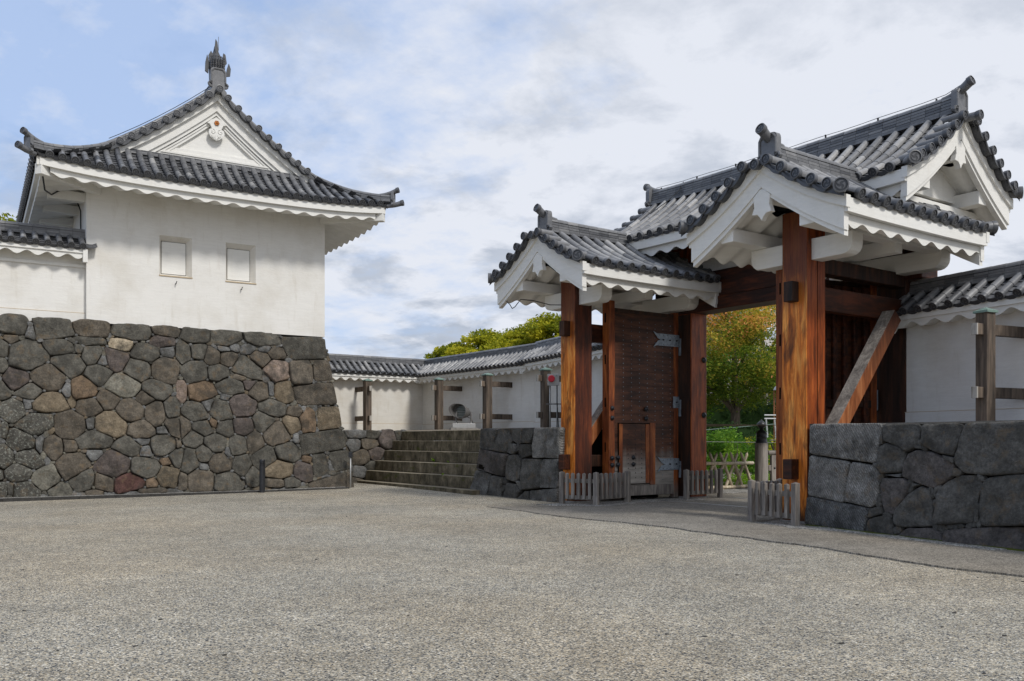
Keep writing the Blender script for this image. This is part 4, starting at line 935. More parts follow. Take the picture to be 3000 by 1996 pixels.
# side wall of the steps
sw = thing('retaining_wall', 'short wall of purple-grey rubble stones left of the steps', 'stone wall', FG)
PS = lambda x, z, o: Vector((-11.5 + o, x, z))
ell = [(-0.51, 1.80, .42, .14, 's'), (.16, 1.79, .26, .15, 'g'), (.75, 1.61, .37, .33, 'p'), (-.55, 1.43, .26, .22, 's'), (.06, 1.46, .36, .20, 'b'), (-.29, .97, .35, .29, 'b'), (.31, 1.14, .3, .24, 'p'), (-.33, .48, .26, .25, 's'), (.1, .70, .21, .15, 'g'), (1.21, 1.78, .14, .16, 'g'), (-1.1, 1.7, .25, .2, 'g'), (-1.1, 1.2, .28, .25, 'b'), (-1.1, .6, .3, .3, 'g'), (-.6, .15, .4, .15, 'b'), (-1.3, .1, .3, .2, 'g'), (.3, .3, .4, .25, 'g'), (1.0, .9, .5, .4, 'g')]
po = packed(ell, []); B = MB(); polys = []
for i, (p, c) in enumerate(po): polys.append(p); stone(B, dense(chaikin(p, 1, .2), .12), PS, .06, col_of(c), i * 3 + 50, .02)
for i, p in enumerate(fillers(polys, [(-1.4, 0), (1.45, 0), (1.45, 1.93), (-1.4, 1.93)])): stone(B, chaikin(p, 1), PS, .03, col_of('s'), i + 9, .005)
B.build('stones', 'stone', sw, smooth=True, angle=50); bx('core', 'gap', sw, -12.5, -11.53, -1.5, 1.6, -.1, 1.88, 0)
sw2 = thing('stone_block_wall', 'stepped-back block of squared grey stones between the steps and the left gate post', 'stone wall', FG)
LP = [[(-4.13, 1.93), (-3.23, 1.92), (-3.42, 1.3), (-4.18, 1.36)], [(-3.21, 1.92), (-2.63, 1.91), (-2.79, 1.24), (-3.37, 1.3)], [(-4.18, 1.35), (-2.72, 1.22), (-2.93, 0.58), (-4.33, 0.77)], [(-4.35, 0.74), (-3.59, 0.64), (-3.76, -0.03), (-4.53, 0.07)], [(-3.54, 0.61), (-2.88, 0.57), (-3.05, -0.03), (-3.71, -0.03)], [(-2.61, 1.91), (-2.08, 1.92), (-2.1, 1.52), (-2.28, 1.48), (-2.54, 1.6)], [(-2.06, 1.92), (-1.57, 1.91), (-1.74, 1.51), (-2.06, 1.52)], [(-2.7, 1.53), (-2.37, 1.49), (-2.28, 1.3), (-2.54, 1.21), (-2.79, 1.27)], [(-2.15, 1.48), (-1.74, 1.5), (-1.67, 1.21), (-2.1, 1.1), (-2.26, 1.25)], [(-1.55, 1.93), (-0.38, 1.92), (-0.42, 1.14), (-1.63, 1.14), (-1.67, 1.41)], [(-2.72, 1.19), (-2.28, 1.21), (-2.1, 1.07), (-2.15, 0.56), (-2.41, 0.46), (-2.86, 0.53)], [(-2.06, 1.1), (-1.22, 1.11), (-1.3, 0.35), (-1.93, 0.27), (-2.1, 0.48)], [(-1.19, 1.11), (-0.46, 1.13), (-0.5, 0.38), (-1.3, 0.36)], [(-2.77, 0.44), (-2.28, 0.4), (-2.1, 0.22), (-2.3, -0.01), (-3.0, -0.02)], [(-2.23, 0.01), (-1.93, 0.23), (-1.74, 0.25), (-1.74, -0.01)], [(-1.69, 0.26), (-0.48, 0.38), (-0.54, 0.01), (-1.72, -0.01)], [(-2.32, 0.5), (-2.1, 0.51), (-1.97, 0.31), (-2.08, 0.24)]]
lc = 'udueedqeeqedqd' + 'eqd'; lc = ['d', 'd', 'u', 'e', 'e', 'd', 'd', 'e', 'd', 'q', 'd', 'd', 'e', 'd', 'd', 'e', 'e']
PL = lambda x, z, o: Vector((x, -.10 - .05 * (1 - z / 1.93) - o, z))
B = MB()
for i, p in enumerate(LP):
    cx = sum(q[0] for q in p) / len(p); cz = sum(q[1] for q in p) / len(p); p = [(x, min(1.93, z)) for x, z in p]
    stone(B, dense(chaikin(p, 2, .05), .1), PL, .022, col_of(lc[i % len(lc)]), i * 3 + 70, .010, .3)
for i, p in enumerate(fillers(LP, [(-4.5, 0), (-.56, 0), (-.56, 1.9), (-4.15, 1.9)], rmin=.05)): stone(B, chaikin(p, 1), PL, .02, col_of('d'), i + 9, .005)
B.build('stones', 'stone_cut', sw2, smooth=True, angle=50)
B = MB(); B.add([(-4.45, -.07, -.1), (-.60, -.07, -.1), (-.60, 3.5, -.1), (-4.45, 3.5, -.1), (-4.1, -.05, 1.89), (-.60, -.05, 1.89), (-.60, 3.5, 1.89), (-4.1, 3.5, 1.89)], [(0, 3, 2, 1), (4, 5, 6, 7), (0, 1, 5, 4), (1, 2, 6, 5), (2, 3, 7, 6), (3, 0, 4, 7)])
B.build('core', 'gap', sw2)
FW = frame(5.507, 16.57, -64.54)
rw = thing('stone_block_wall', 'dark wall of large fitted grey blocks to the right of the front gate post', 'stone wall', FW)
RP = [[(0.09, 1.92), (1.74, 1.89), (1.66, 1.2), (0.08, 1.34)], [(0.08, 1.33), (1.05, 1.22), (0.94, 0.49), (0.05, 0.57)], [(1.09, 1.22), (1.59, 1.17), (1.74, 1.06), (1.69, 0.52), (1.53, 0.45), (0.96, 0.51), (0.95, 0.61)], [(0.03, 0.56), (1.47, 0.44), (1.48, 0.33), (1.38, -0.03), (-0.0, 0.03)], [(1.77, 1.88), (2.53, 1.86), (2.47, 1.5), (2.28, 1.4), (2.07, 1.5), (1.8, 1.59)], [(1.85, 1.57), (2.24, 1.44), (2.25, 1.36), (2.18, 1.07), (1.76, 1.03), (1.66, 1.14), (1.72, 1.5)], [(2.54, 1.86), (3.28, 1.86), (3.21, 1.53), (3.15, 1.34), (2.73, 1.43), (2.53, 1.55)], [(3.33, 1.86), (4.47, 1.89), (4.47, 1.12), (3.67, 1.07), (3.31, 1.1), (3.16, 1.22), (3.15, 1.33), (3.23, 1.64)], [(2.44, 1.45), (2.79, 1.41), (3.15, 1.22), (3.15, 1.05), (2.82, 0.83), (2.55, 0.89), (2.18, 1.0), (2.19, 1.17), (2.28, 1.37)], [(1.8, 0.97), (2.2, 0.98), (2.38, 0.89), (2.24, 0.65), (2.01, 0.35), (1.83, 0.39), (1.76, 0.61), (1.74, 0.83)], [(2.54, 0.86), (2.73, 0.82), (2.8, 0.55), (2.8, 0.23), (2.11, 0.16), (2.01, 0.23), (2.03, 0.43), (2.32, 0.74)], [(3.23, 1.06), (3.52, 1.07), (3.61, 1.01), (3.56, 0.72), (3.51, 0.34), (2.91, 0.26), (2.82, 0.33), (2.87, 0.8), (3.01, 0.95)], [(3.73, 1.06), (4.47, 1.12), (4.47, 0.39), (3.62, 0.31), (3.58, 0.72), (3.61, 0.95)], [(1.51, 0.43), (1.79, 0.5), (1.81, 0.35), (1.51, 0.27)], [(1.49, 0.25), (1.83, 0.34), (1.99, 0.3), (2.08, -0.02), (1.39, -0.04)], [(2.11, 0.05), (2.3, 0.17), (2.73, 0.21), (2.99, 0.16), (2.99, -0.02), (2.08, -0.03)], [(3.03, 0.22), (4.47, 0.38), (4.47, -0.03), (3.0, -0.03)], [(1.73, 1.7), (1.78, 1.7), (1.79, 1.53), (1.72, 1.53)], [(1.83, 1.01), (2.16, 1.05), (2.15, 0.99)], [(2.94, 1.37), (3.15, 1.33), (3.14, 1.24), (2.96, 1.31)], [(2.45, 1.51), (2.55, 1.51), (2.59, 1.46), (2.44, 1.46)], [(2.78, 0.81), (2.86, 0.79), (2.82, 0.66)], [(3.52, 0.57), (3.59, 0.57), (3.59, 0.37), (3.52, 0.36)], [(2.4, 0.91), (2.55, 0.88), (2.39, 0.83)]]
rc = ['q', 'q', 'q', 's', 'd', 'd', 'd', 'd', 'u', 'u', 'd', 'd', 'd', 'd', 'd', 'u', 'u', 'd', 's', 'd', 'd', 'd', 'd', 'e']
PR = lambda x, z, o: Vector((x, -.05 * (1 - z / 1.9) - o, z)); B = MB(); Bq = MB()
RP2 = RP + [[(4.52, 1.88), (5.5, 1.88), (5.5, 1.0), (4.52, 1.12)], [(4.52, 1.08), (5.4, .97), (5.4, .3), (4.52, .38)], [(5.55, 1.88), (6.6, 1.88), (6.6, 1.2), (5.55, 1.1)], [(5.45, 1.05), (6.4, 1.12), (6.5, .4), (5.45, .3)], [(4.52, .34), (6.5, .3), (6.5, -.03), (4.52, -.03)], [(6.65, 1.88), (8.2, 1.88), (8.2, 1.0), (6.65, 1.1)], [(6.6, 1.05), (8.2, .95), (8.2, -.03), (6.55, -.03)]]
for i, p in enumerate(RP2):
    p = [(x, min(1.90, z)) for x, z in p]; c = rc[i] if i < len(rc) else 'd'
    if i in (0, 1, 2, 3): stone(Bq, dense(chaikin(p, 2, .05), .09), PR, .035, col_of(c), i * 3 + 90, .008, .2)
    else: stone(B, dense(chaikin(p, 2, .08), .1), PR, .042, col_of(c), i * 3 + 90, .014, .3)
for i, p in enumerate(fillers(RP2, [(.05, 0), (8, 0), (8, 1.86), (.1, 1.86)], rmin=.035)): stone(B, chaikin(p, 1), PR, .03, col_of('d'), i + 9, .005)
B.build('dark_blocks', 'stone', rw, smooth=True, angle=50); Bq.build('dressed_corner_blocks', 'stone_cut', rw, smooth=True, angle=50)
B = MB()
for k, (z0, z1) in enumerate(((-.05, .5), (.52, 1.3), (1.32, 1.90))): stone(B, dense([(0.03, z0), (1.2, z0), (1.2, z1), (0.03, z1)], .12), lambda x, z, o: Vector((.02 - o, x, z)), .03, col_of('d'), k + 5, .008)
B.build('return_blocks', 'stone_cut', rw, smooth=True, angle=50)
bx('core', 'gap', rw, .05, 8.2, .03, 4, -.1, 1.86, 0)
# ------------------------------------------------------------------ the gate
gt = thing('castle_gate', 'tall timber gate with tiled main roof and two small cross roofs on orange posts', 'gate', FG)
for a0 in (0, 6.82):
    B = MB(); B.box(a0 - .56, a0, 0, .56, .02, 5.95); p = B.build('support_post', 'wood_post', gt, bevel=.015)
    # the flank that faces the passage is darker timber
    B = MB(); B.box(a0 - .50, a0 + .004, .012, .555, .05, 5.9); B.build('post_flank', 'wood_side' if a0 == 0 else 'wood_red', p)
    if a0: B = MB(); B.box(a0 - .004, a0 + .007, .31, .325, 1.0, 5.2); B.build('post_crack', 'gap', p)
    B = MB(); B.box(a0 - .60, a0 + .04, -.03, .60, -.05, .07); B.build('stone_pad', 'concrete', p, bevel=.02)
for a0, a1 in ((-.27, .5), (5.87, 6.64)):
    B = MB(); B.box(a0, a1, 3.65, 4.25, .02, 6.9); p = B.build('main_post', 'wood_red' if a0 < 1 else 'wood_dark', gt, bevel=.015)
    B = MB(); B.box(a0 - .04, a1 + .04, 3.6, 4.3, -.05, .07); B.build('stone_pad', 'concrete', p, bevel=.02)
    bx('painted_front_shade', 'wood_dark', p, a0 + .01, a1 - .03, 3.635, 3.66, .08, 5.0, .004)  # thin dark panel: the roof's shade on the post front, put into colour
    s_ = a1 if a0 < 1 else a0; d_ = 1 if a0 < 1 else -1
    for z in (3.78, 2.28):
        B = MB(); X = Matrix.Translation((s_, 4.13, z)) @ Matrix.Rotation(d_ * math.pi / 2, 4, 'Y'); B.lathe([(.075, -.01), (.08, .02), (.065, .05), (.03, .065), (.02, .08), (.001, .085)], X=X, seg=14); B.build('nail_cap', 'iron', p, smooth=True, angle=50)
bx('lintel', 'wood_beam', gt, -.6, 7.0, 3.63, 4.27, 5.02, 5.36, .02)
bx('upper_lintel', 'wood_beam', gt, -.9, 7.3, 3.68, 4.22, 5.365, 6.05, .02)
B = MB(); B.box(-.2, 6.6, 3.86, 3.98, 6.05, 7.25); B.build('infill_panel', 'plaster', gt)
for a0, sx in ((-.38, 1), (6.44, -1)):
    n_ = bx('tie_beam', 'wood_tie', gt, a0, a0 + .20, .56, 3.7, 4.12, 4.58, .015)
    bx('tenon', 'wood_dark', n_, a0, a0 + .20, -.20, .02, 4.22, 4.60, .012)
    n_ = bx('tie_beam', 'wood_dark', gt, a0, a0 + .20, .56, 3.7, .92, 1.22, .015)
    bx('tenon', 'wood_beam', n_, a0, a0 + .20, -.22, .02, .86, 1.24, .012)
bx('head_beam', 'wood_dark', gt, 6.35, 6.62, .56, 3.7, 4.85, 5.15, .015)
for a0 in (6.66, -.56):
    B = MB(); A_, C_ = Vector((a0 + .14, .75, 1.63)), Vector((a0 + .14, 2.95, 4.28)); d_ = (C_ - A_).normalized(); n2 = Vector((0, -d_.z, d_.y)); sx = Vector((.14, 0, 0)); v = []
    for P_ in (A_ - d_ * .6, C_ - d_ * .15):
        v += [P_ - sx - n2 * .15, P_ + sx - n2 * .15, P_ + sx + n2 * .15, P_ - sx + n2 * .15]
    B.add(v, [(0, 1, 2, 3), (7, 6, 5, 4), (0, 4, 5, 1), (1, 5, 6, 2), (3, 2, 6, 7), (3, 7, 4, 0)], .5, [0] * 0 or 0)
    br = B.build('diagonal_brace', 'brace', gt, bevel=.012)
    B = MB(); B.add([P_ for P_ in (v[3] + n2 * .004, v[2] + n2 * .004, v[6] + n2 * .004, v[7] + n2 * .004)], [(0, 1, 2, 3)]); B.build('weathered_top', 'wood_grey', br)
# roofs
TMn = lambda s_, q, z: Vector((s_, 4.03 + q, z))
gable_roof(gt, 'main_roof', TMn, -1.50, 7.78, 2.14, 8.33, 6.86, .365, verge=(1, 1), curl=(1, 1), ridge_s=(-1.35, 7.58), lift=.06, layers=5, label='long main roof with the high ridge', per=.55, light=.14)
for a0 in (-.28, 6.54):
    T = lambda s_, q, z, a0=a0: Vector((a0 - q, s_, z))
    rf, pr = gable_roof(gt, 'cross_roof', T, -1.12, 3.85, 1.84, 6.78, 5.72, .365, verge=(1, 1), curl=(1, 0), ridge_s=(-.72, 1.95), lift=.03, layers=4, per=.55, light=.12)
    # brackets and purlins that carry it
    def bracket(y0, y1, L, name='bracket_beam', dz=0.):
        B = MB(); o = [(-L, 5.5), (-L, 5.30)] + [(-L + .20 - .20 * math.cos(t), 5.30 - .20 * math.sin(t)) for t in (.4, .8, 1.2, 1.57)]
        o += [(-x, z) for x, z in o[::-1]]
        B.prism(o, lambda x, z, t: Vector((a0 + x, t, z + dz)), y0, y1); B.build(name, 'plaster_trim', gt, bevel=.012)
    bracket(.14, .48, 1.14, dz=-.10); bracket(3.30, 3.66, 1.06, dz=0)
    for q in (-.90, .90):
        bx('purlin', 'plaster_trim', gt, a0 + q - .15, a0 + q + .15, -.86, 3.7, 5.405, 5.66, .01)
    bx('ridge_purlin', 'plaster_trim', gt, a0 - .12, a0 + .12, -.80, 3.7, 6.02, 6.26, .01)
    bx('cross_beam', 'plaster_trim', gt, a0 - 1.0, a0 + 1.0, 1.75, 2.0, 5.22, 5.48, .01)
for q in (-1.13, 1.13): bx('purlin', 'plaster_trim', gt, -1.22, 7.50, 4.03 + q - .16, 4.03 + q + .16, 6.66, 6.95, .01)
bx('ridge_purlin', 'plaster_trim', gt, -1.1, 7.4, 3.9, 4.16, 7.42, 7.68, .01)
for a in (-.62, 6.9):
    B = MB(); o = [(-1.85, 6.65), (-1.80, 6.56), (-1.6, 6.50), (-1.45, 6.40), (-1.25, 6.30), (-1.0, 6.30), (-.8, 6.22), (-.55, 6.16), (.55, 6.16), (.8, 6.22), (1.0, 6.30), (1.25, 6.30), (1.45, 6.40), (1.6, 6.50), (1.80, 6.56), (1.85, 6.65)]
    B.prism(o, lambda x, z, t: Vector((a + t, 4.03 + x, z)), -.17, .17); B.build('cross_beam', 'plaster_trim', gt, bevel=.01)
    B = MB(); o = [(-1.5, 6.78), (-.5, 7.42), (.5, 7.42), (1.5, 6.78)]; B.prism(o, lambda x, z, t: Vector((a + t, 4.03 + x, z)), -.05, .05); B.build('gable_panel', 'plaster_trim', gt)
B = MB(); B.tube([Vector((s_, 4.03, 8.79 + .008 * math.sin(s_ * 9) + .06 * (abs(s_ - 3.1) / 4.6) ** 3)) for s_ in [-1.2 + .5 * k for k in range(18)]] + [Vector((7.75, 4.03, 8.98))], .007, 5)
for s_ in [-1 + 1.35 * k for k in range(7)]: B.box(s_ - .012, s_ + .012, 4.01, 4.05, 8.74, 8.81)
B.tube([(-.15, 4.03, 8.78), (-.15, 3.85, 8.5), (-.2, 3.4, 8.12), (-.3, 2.9, 7.75)], .012, 5)
B.build('lightning_cable', 'cable', gt)
B = MB(); B.tube([(-1.75, -.9, 5.25), (-1.6, -.86, 5.12), (-1.5, -.85, 5.00), (-1.38, -.85, 5.03), (-1.2, -.8, 5.2), (-.95, -.6, 5.16), (-.75, -.2, 5.06), (-.57, .1, 5.06)], .012, 5); B.build('cable', 'cable', gt)
# doors: local x from hinge to free edge, y thickness (+y is the studded outer face)
def door(X, mirror=False):
    L = 2.52; F = MB()
    DB = MB(); DB.box(0.17, L - .2, -.07, .035, .42, 4.90, X=X)
    B = DB     # board joints and nail heads belong to the boards' surface
    for k in range(1, 12): B.box(.172, L - .203, .034, .0375, .42 + .372 * k - .0025, .42 + .372 * k + .0025, m=1, X=X)
    for k in range(7):
        for j in range(36):
            x = .30 + .285 * k; z = .55 + .1215 * j
            if x > 1.0 and z < 2.1: continue
            if z > 4.75: continue
            B.lathe([(.013, 0), (.011, .010), (.003, .014)], X=X @ Matrix.Translation((x, .035, z)) @ Matrix.Rotation(-math.pi / 2, 4, 'X'), seg=7, m=2)
    d_ = DB.build('door', ['wood_door', 'gap', 'hinge'], gt)
    def sub(n_, m_, *a, bv=.008, parent=d_): return bx(n_, m_, parent, *a, bv, X=X)
    sub('hinge_stile', 'wood_stile', 0, .17, -.10, .05, .05, 5.05); sub('free_stile', 'wood_stile', L - .2, L, -.20, .06, .12, 5.18)
    sub('top_rail', 'wood_dark', .171, L - .201, -.08, .045, 4.90, 5.0); sub('bottom_rail', 'wood_grey', .171, L - .201, -.08, .05, .15, .415)
    WB = MB(); WB.box(1.10, 2.18, .035, .062, .47, 2.02, X=X)
    for x in (1.38, 1.60, 1.86):
        for j in range(11): WB.lathe([(.015, 0), (.012, .010), (.003, .014)], X=X @ Matrix.Translation((x, .062, .62 + .125 * j)) @ Matrix.Rotation(-math.pi / 2, 4, 'X'), seg=7, m=1)
    wk = WB.build('wicket_door', ['wood_door', 'iron'], d_)
    B = MB(); 
    for x in (1.085, 2.185): B.box(x, x + .015, .03, .066, .45, 2.04, X=X)
    for z in (.445, 2.03): B.box(1.085, 2.20, .03, .066, z, z + .015, X=X)
    B.build('gap_line', 'gap', wk)
    bx('wicket_stile', 'wood_stile', wk, 1.10, 1.24, .062, .072, .47, 2.02, .003, X=X); bx('wicket_stile', 'wood_stile', wk, 2.06, 2.18, .062, .072, .47, 2.02, .003, X=X)
    bx('wicket_post', 'wood_stile', d_, .88, 1.07, .035, .06, .42, 2.06, .004, X=X)
    for x, z in ((L - .10, 2.42), (L - .10, 2.17), (1.22, 2.42), (1.22, 2.17), (L - .10, 1.14), (L - .10, .96), (2.22, 1.15), (2.22, .97), (1.68, 1.15), (1.68, .97)):
        B = MB(); B.lathe([(.058, .0), (.062, .02), (.05, .045), (.022, .055), (.016, .07), (.001, .074)], X=X @ Matrix.Translation((x, .055, z)) @ Matrix.Rotation(-math.pi / 2, 4, 'X'), seg=14); B.build('nail_cap', 'iron', d_, smooth=True, angle=50)
    for z0, z1, ln in ((4.13, 4.45, .95), (2.47, 2.78, .26), (.80, 1.11, .80)):
        B = MB(); zm = (z0 + z1) / 2
        o = [(-.02, z0), (-.02, z1), (ln - .12, z1), (ln, z1 + .05), (ln - .09, z1 - .05), (ln - .17, zm + .03), (ln - .28, zm), (ln - .17, zm - .03), (ln - .09, z0 + .05), (ln, z0 - .05), (ln - .12, z0)] if ln > .5 else [(-.02, z0), (-.02, z1), (.21, z1), (.21, z0)]
        B.prism(o, lambda a, b_, t: X @ Vector((a, t, b_)), .05, .062); h_ = B.build('hinge_plate', 'hinge', d_)
        B = MB()
        for k in range(int((ln - .2) / .14) + 1):
            for zz_ in (z0 + .04, z1 - .04): B.lathe([(.012, 0), (.004, .01)], X=X @ Matrix.Translation((.02 + .14 * k, .062, zz_)) @ Matrix.Rotation(-math.pi / 2, 4, 'X'), seg=6)
            if ln > .3 or k == 0: B.lathe([(.022, 0), (.02, .03), (.008, .045)], X=X @ Matrix.Translation((.09 + .25 * k, .062, zm)) @ Matrix.Rotation(-math.pi / 2, 4, 'X'), seg=8) if .09 + .25 * k < ln - .3 or ln < .5 else None
        B.build('rivets', 'iron', h_)
        B = MB(); B.tube([X @ Vector((-.09, .02, z0 - .22)), X @ Vector((-.09, .02, z1 - .08))], .04, 10); B.build('hinge_pin', 'hinge', d_)
    for z in (4.62, 3.55, 2.45, 1.3):     # mortises on the free edge
        B = MB(); B.box(L - .002, L + .004, -.11, -.06, z, z + .24, X=X); B.build('mortise', 'gap', d_)
    for k in range(8):
        x = .30 + .27 * k; sub('back_rib', 'wood_beam', x, x + .10, -.155, -.07, .42, 4.88)
    for z in (.6, 2.3, 4.4): sub('back_rail', 'wood_dark', .175, L - .205, -.125, -.071, z, z + .16)
FL = Matrix(((0, 1, 0, .09), (-1, 0, 0, 3.53), (0, 0, 1, 0), (0, 0, 0, 1)))          # x -> -b, y -> +a
door(FL)
a_ = math.radians(15)
dx = Vector((-math.sin(a_), -math.cos(a_), 0)); dy = Vector((-math.cos(a_), math.sin(a_), 0))
FRt = Matrix(((dx.x, dy.x, 0, 5.98), (dx.y, dy.y, 0, 3.5), (0, 0, 1, 0), (0, 0, 0, 1)))
door(FRt)

# ------------------------------------------------------------------ low picket barriers
def panel(t_, p0, p1, z0=0., first=True, last=True, h=.80):
    p0, p1 = Vector((*p0, z0)), Vector((*p1, z0)); d_ = (p1 - p0); L = d_.length; ang = math.atan2(d_.y, d_.x); X = t_.matrix_world.inverted() @ (Matrix.Translation(p0) @ Matrix.Rotation(ang, 4, 'Z'))
    def tip(B, x, y, w_, z0_, z1_):
        k = w_ / 2; v = [(x - k, y - k, z0_), (x + k, y - k, z0_), (x + k, y + k, z0_), (x - k, y + k, z0_), (x - k, y - k, z1_ - .025), (x + k, y - k, z1_ - .025), (x + k, y + k, z1_ - .025), (x - k, y + k, z1_ - .025), (x, y, z1_)]
        B.add([X @ Vector(q) for q in v], [(0, 3, 2, 1), (0, 1, 5, 4), (1, 2, 6, 5), (2, 3, 7, 6), (3, 0, 4, 7), (4, 5, 8), (5, 6, 8), (6, 7, 8), (7, 4, 8)])
    for fl_, x in ((first, 0), (last, L)):
        if fl_: B = MB(); tip(B, x, 0, .115, 0, h + .03); B.build('post', 'wood_grey', t_, bevel=.005)
    n_ = 5 if L < 1.25 else 6
    for k in range(n_):
        x = L * (k + 1) / (n_ + 1); B = MB(); tip(B, x, -.024, .072, .16, h); B.build('picket', 'wood_grey', t_, bevel=.004)
    for z, hh in ((.14, .10), (.55, .10)):
        B = MB(); B.box(.051, L - .051, .012, .045, z, z + hh, X=X); B.build('rail', 'wood_grey', t_, bevel=.004)
G = 'low grey picket barriers at the feet of the gate posts'
t_ = thing('picket_barrier', 'L-shaped low grey picket barrier round the foot of the left front gate post', 'barrier', frame(2.04, 21.6, 0), G)
panel(t_, (1.24, 21.98), (2.04, 21.55)); panel(t_, (2.04, 21.55), (2.93, 22.5), first=False)
t_ = thing('picket_barrier', 'low grey picket barrier beside the hinges of the open studded door', 'barrier', frame(4.62, 23.5, 0), G)
panel(t_, (4.62, 23.50), (5.72, 24.40))
t_ = thing('picket_barrier', 'nearest low grey picket barrier, at the foot of the big right gate post', 'barrier', frame(5.21, 16.3, 0), G)
panel(t_, (4.69, 17.35), (5.20, 16.28)); panel(t_, (4.69, 17.35), (5.42, 17.95), first=False)

# ------------------------------------------------------------------ small things by the turret and on the terrace
def gz(x, y): return gh(x, y)
t_ = thing('bollard', 'black cylindrical bollard light standing before the field stone base', 'bollard', frame(-7.39, 26.26, 0, gz(-7.39, 26.26)))
B = MB(); B.lathe([(.082, -.05), (.082, .80)], seg=20); B.build('body', 'iron', t_, smooth=True, angle=40)
B = MB(); B.lathe([(.07, .80), (.07, .82), (.085, .825), (.085, .845), (.07, .85), (.07, .865), (.085, .87), (.085, .89), (.07, .895), (.07, .91), (.085, .915), (.085, .96), (.078, .975), (.001, .98)], seg=20); B.build('louvre_head', 'iron', t_, smooth=True, angle=30)
t_ = thing('sensor_post', 'thin grey pole with small black sensor box at the turret base corner', 'sensor post', frame(-5.12, 28.15, 0, .08))
B = MB(); B.tube([(0, 0, -.1), (0, 0, 1.0)], .02, 8); B.build('pole', 'steel', t_, smooth=True); bx('sensor_box', 'iron', t_, -.06, .06, -.05, .05, .98, 1.14, .01)
t_ = thing('floodlight', 'big grey hooded floodlight on a block pedestal at the top of the steps', 'floodlight', frame(-1.78, 32.6, 8, 1.99))
bx('pedestal', 'concrete', t_, -.50, .50, -.3, .3, -.1, .06, .02); pd = bx('plinth', 'steel', t_, -.42, .42, -.25, .25, .06, .22, .01)
Xf = Matrix.Translation((.02, 0, .66)) @ Matrix.Rotation(math.radians(14), 4, 'Z') @ Matrix.Rotation(math.radians(-96), 4, 'X') @ Matrix.Scale(-1, 4, (0, 0, 1))
Xf = Matrix.Translation((.0, 0, .64)) @ Matrix.Rotation(math.radians(-42), 4, 'Z') @ Matrix.Rotation(math.radians(84), 4, 'X')
B = MB(); B.lathe([(.001, -.34), (.10, -.34), (.12, -.28), (.12, -.16), (.20, -.12), (.25, .06), (.265, .22), (.245, .22), (.235, .08)], X=Xf, seg=24); B.build('housing', 'gunmetal', t_, smooth=True, angle=40)
B = MB(); B.lathe([(.235, .10), (.235, .12), (.001, .13)], X=Xf, seg=24); gl = B.build('lens', 'glass', t_, smooth=True, angle=30)
B = MB()
for k in range(-3, 4):
    w_ = math.sqrt(max(.01, .23 ** 2 - (k * .062) ** 2)); B.box(-w_, w_, k * .062 - .005, k * .062 + .005, .13, .17, X=Xf)
B.build('louvre', 'steel', gl)
B = MB(); rg = []
for o_ in (.20, .50):
    rg.append([Xf @ Vector((.27 * math.cos(a), .27 * math.sin(a), .20 if o_ < .3 else .20 + .36 * max(0, math.cos(a - 2.7)) ** .7)) for a in [math.pi / 2 - .2 + (math.pi * .85) * k / 16 for k in range(17)]])
B.loft(rg, False, closed=False); hd = B.build('hood', 'gunmetal', t_, smooth=True); sm_ = hd.modifiers.new('thick', 'SOLIDIFY'); sm_.thickness = .012
for sx in (-.27, .27):
    B = MB(); B.tube([(sx, 0, .22), (sx * 1.02, 0, .42), (sx * .98, 0, .64)], .035, 8); B.lathe([(.07, 0), (.05, .04), (.03, .08)], c=(sx, 0, .22), seg=10); B.build('yoke_arm', 'gunmetal', t_, smooth=True, angle=40)
B = MB(); B.tube([(.1, .3, .5), (.3, .1, .4), (.33, .0, .26), (.36, -.1, .23)], .014, 6); B.build('cable', 'cable', t_)
t_ = thing('alarm_stand', 'steel panel with a red knob on two pipes beside the left gate post', 'alarm button', frame(1.32, 29.0, 0, 1.94))
bx('panel', 'steel', t_, -.16, .22, -.04, .04, 1.44, 1.82, .008)
B = MB(); X = Matrix.Translation((-.04, -.04, 1.66)) @ Matrix.Rotation(math.pi / 2, 4, 'X'); B.lathe([(.03, 0), (.03, .08), (.10, .09), (.115, .12), (.10, .15), (.05, .155), (.001, .15)], X=X, seg=18); B.build('knob', 'red', t_, smooth=True, angle=40)
B = MB(); B.box(.12, .16, -.046, -.04, 1.74, 1.78); B.build('indicator', 'copper', t_)
for x in (-.08, .15): B = MB(); B.tube([(x, 0, -.05), (x, 0, 1.5)], .022, 8); B.build('pipe', 'steel', t_, smooth=True)
B = MB(); B.box(-.2, .3, -.03, -.01, .82, .86); B.build('cross_bar', 'gunmetal', t_)
B = MB(); B.tube([(.15, -.03, 1.45), (.15, -.04, .9), (.18, -.04, .4), (.2, -.03, 0)], .018, 6); B.build('cable', 'cable', t_)

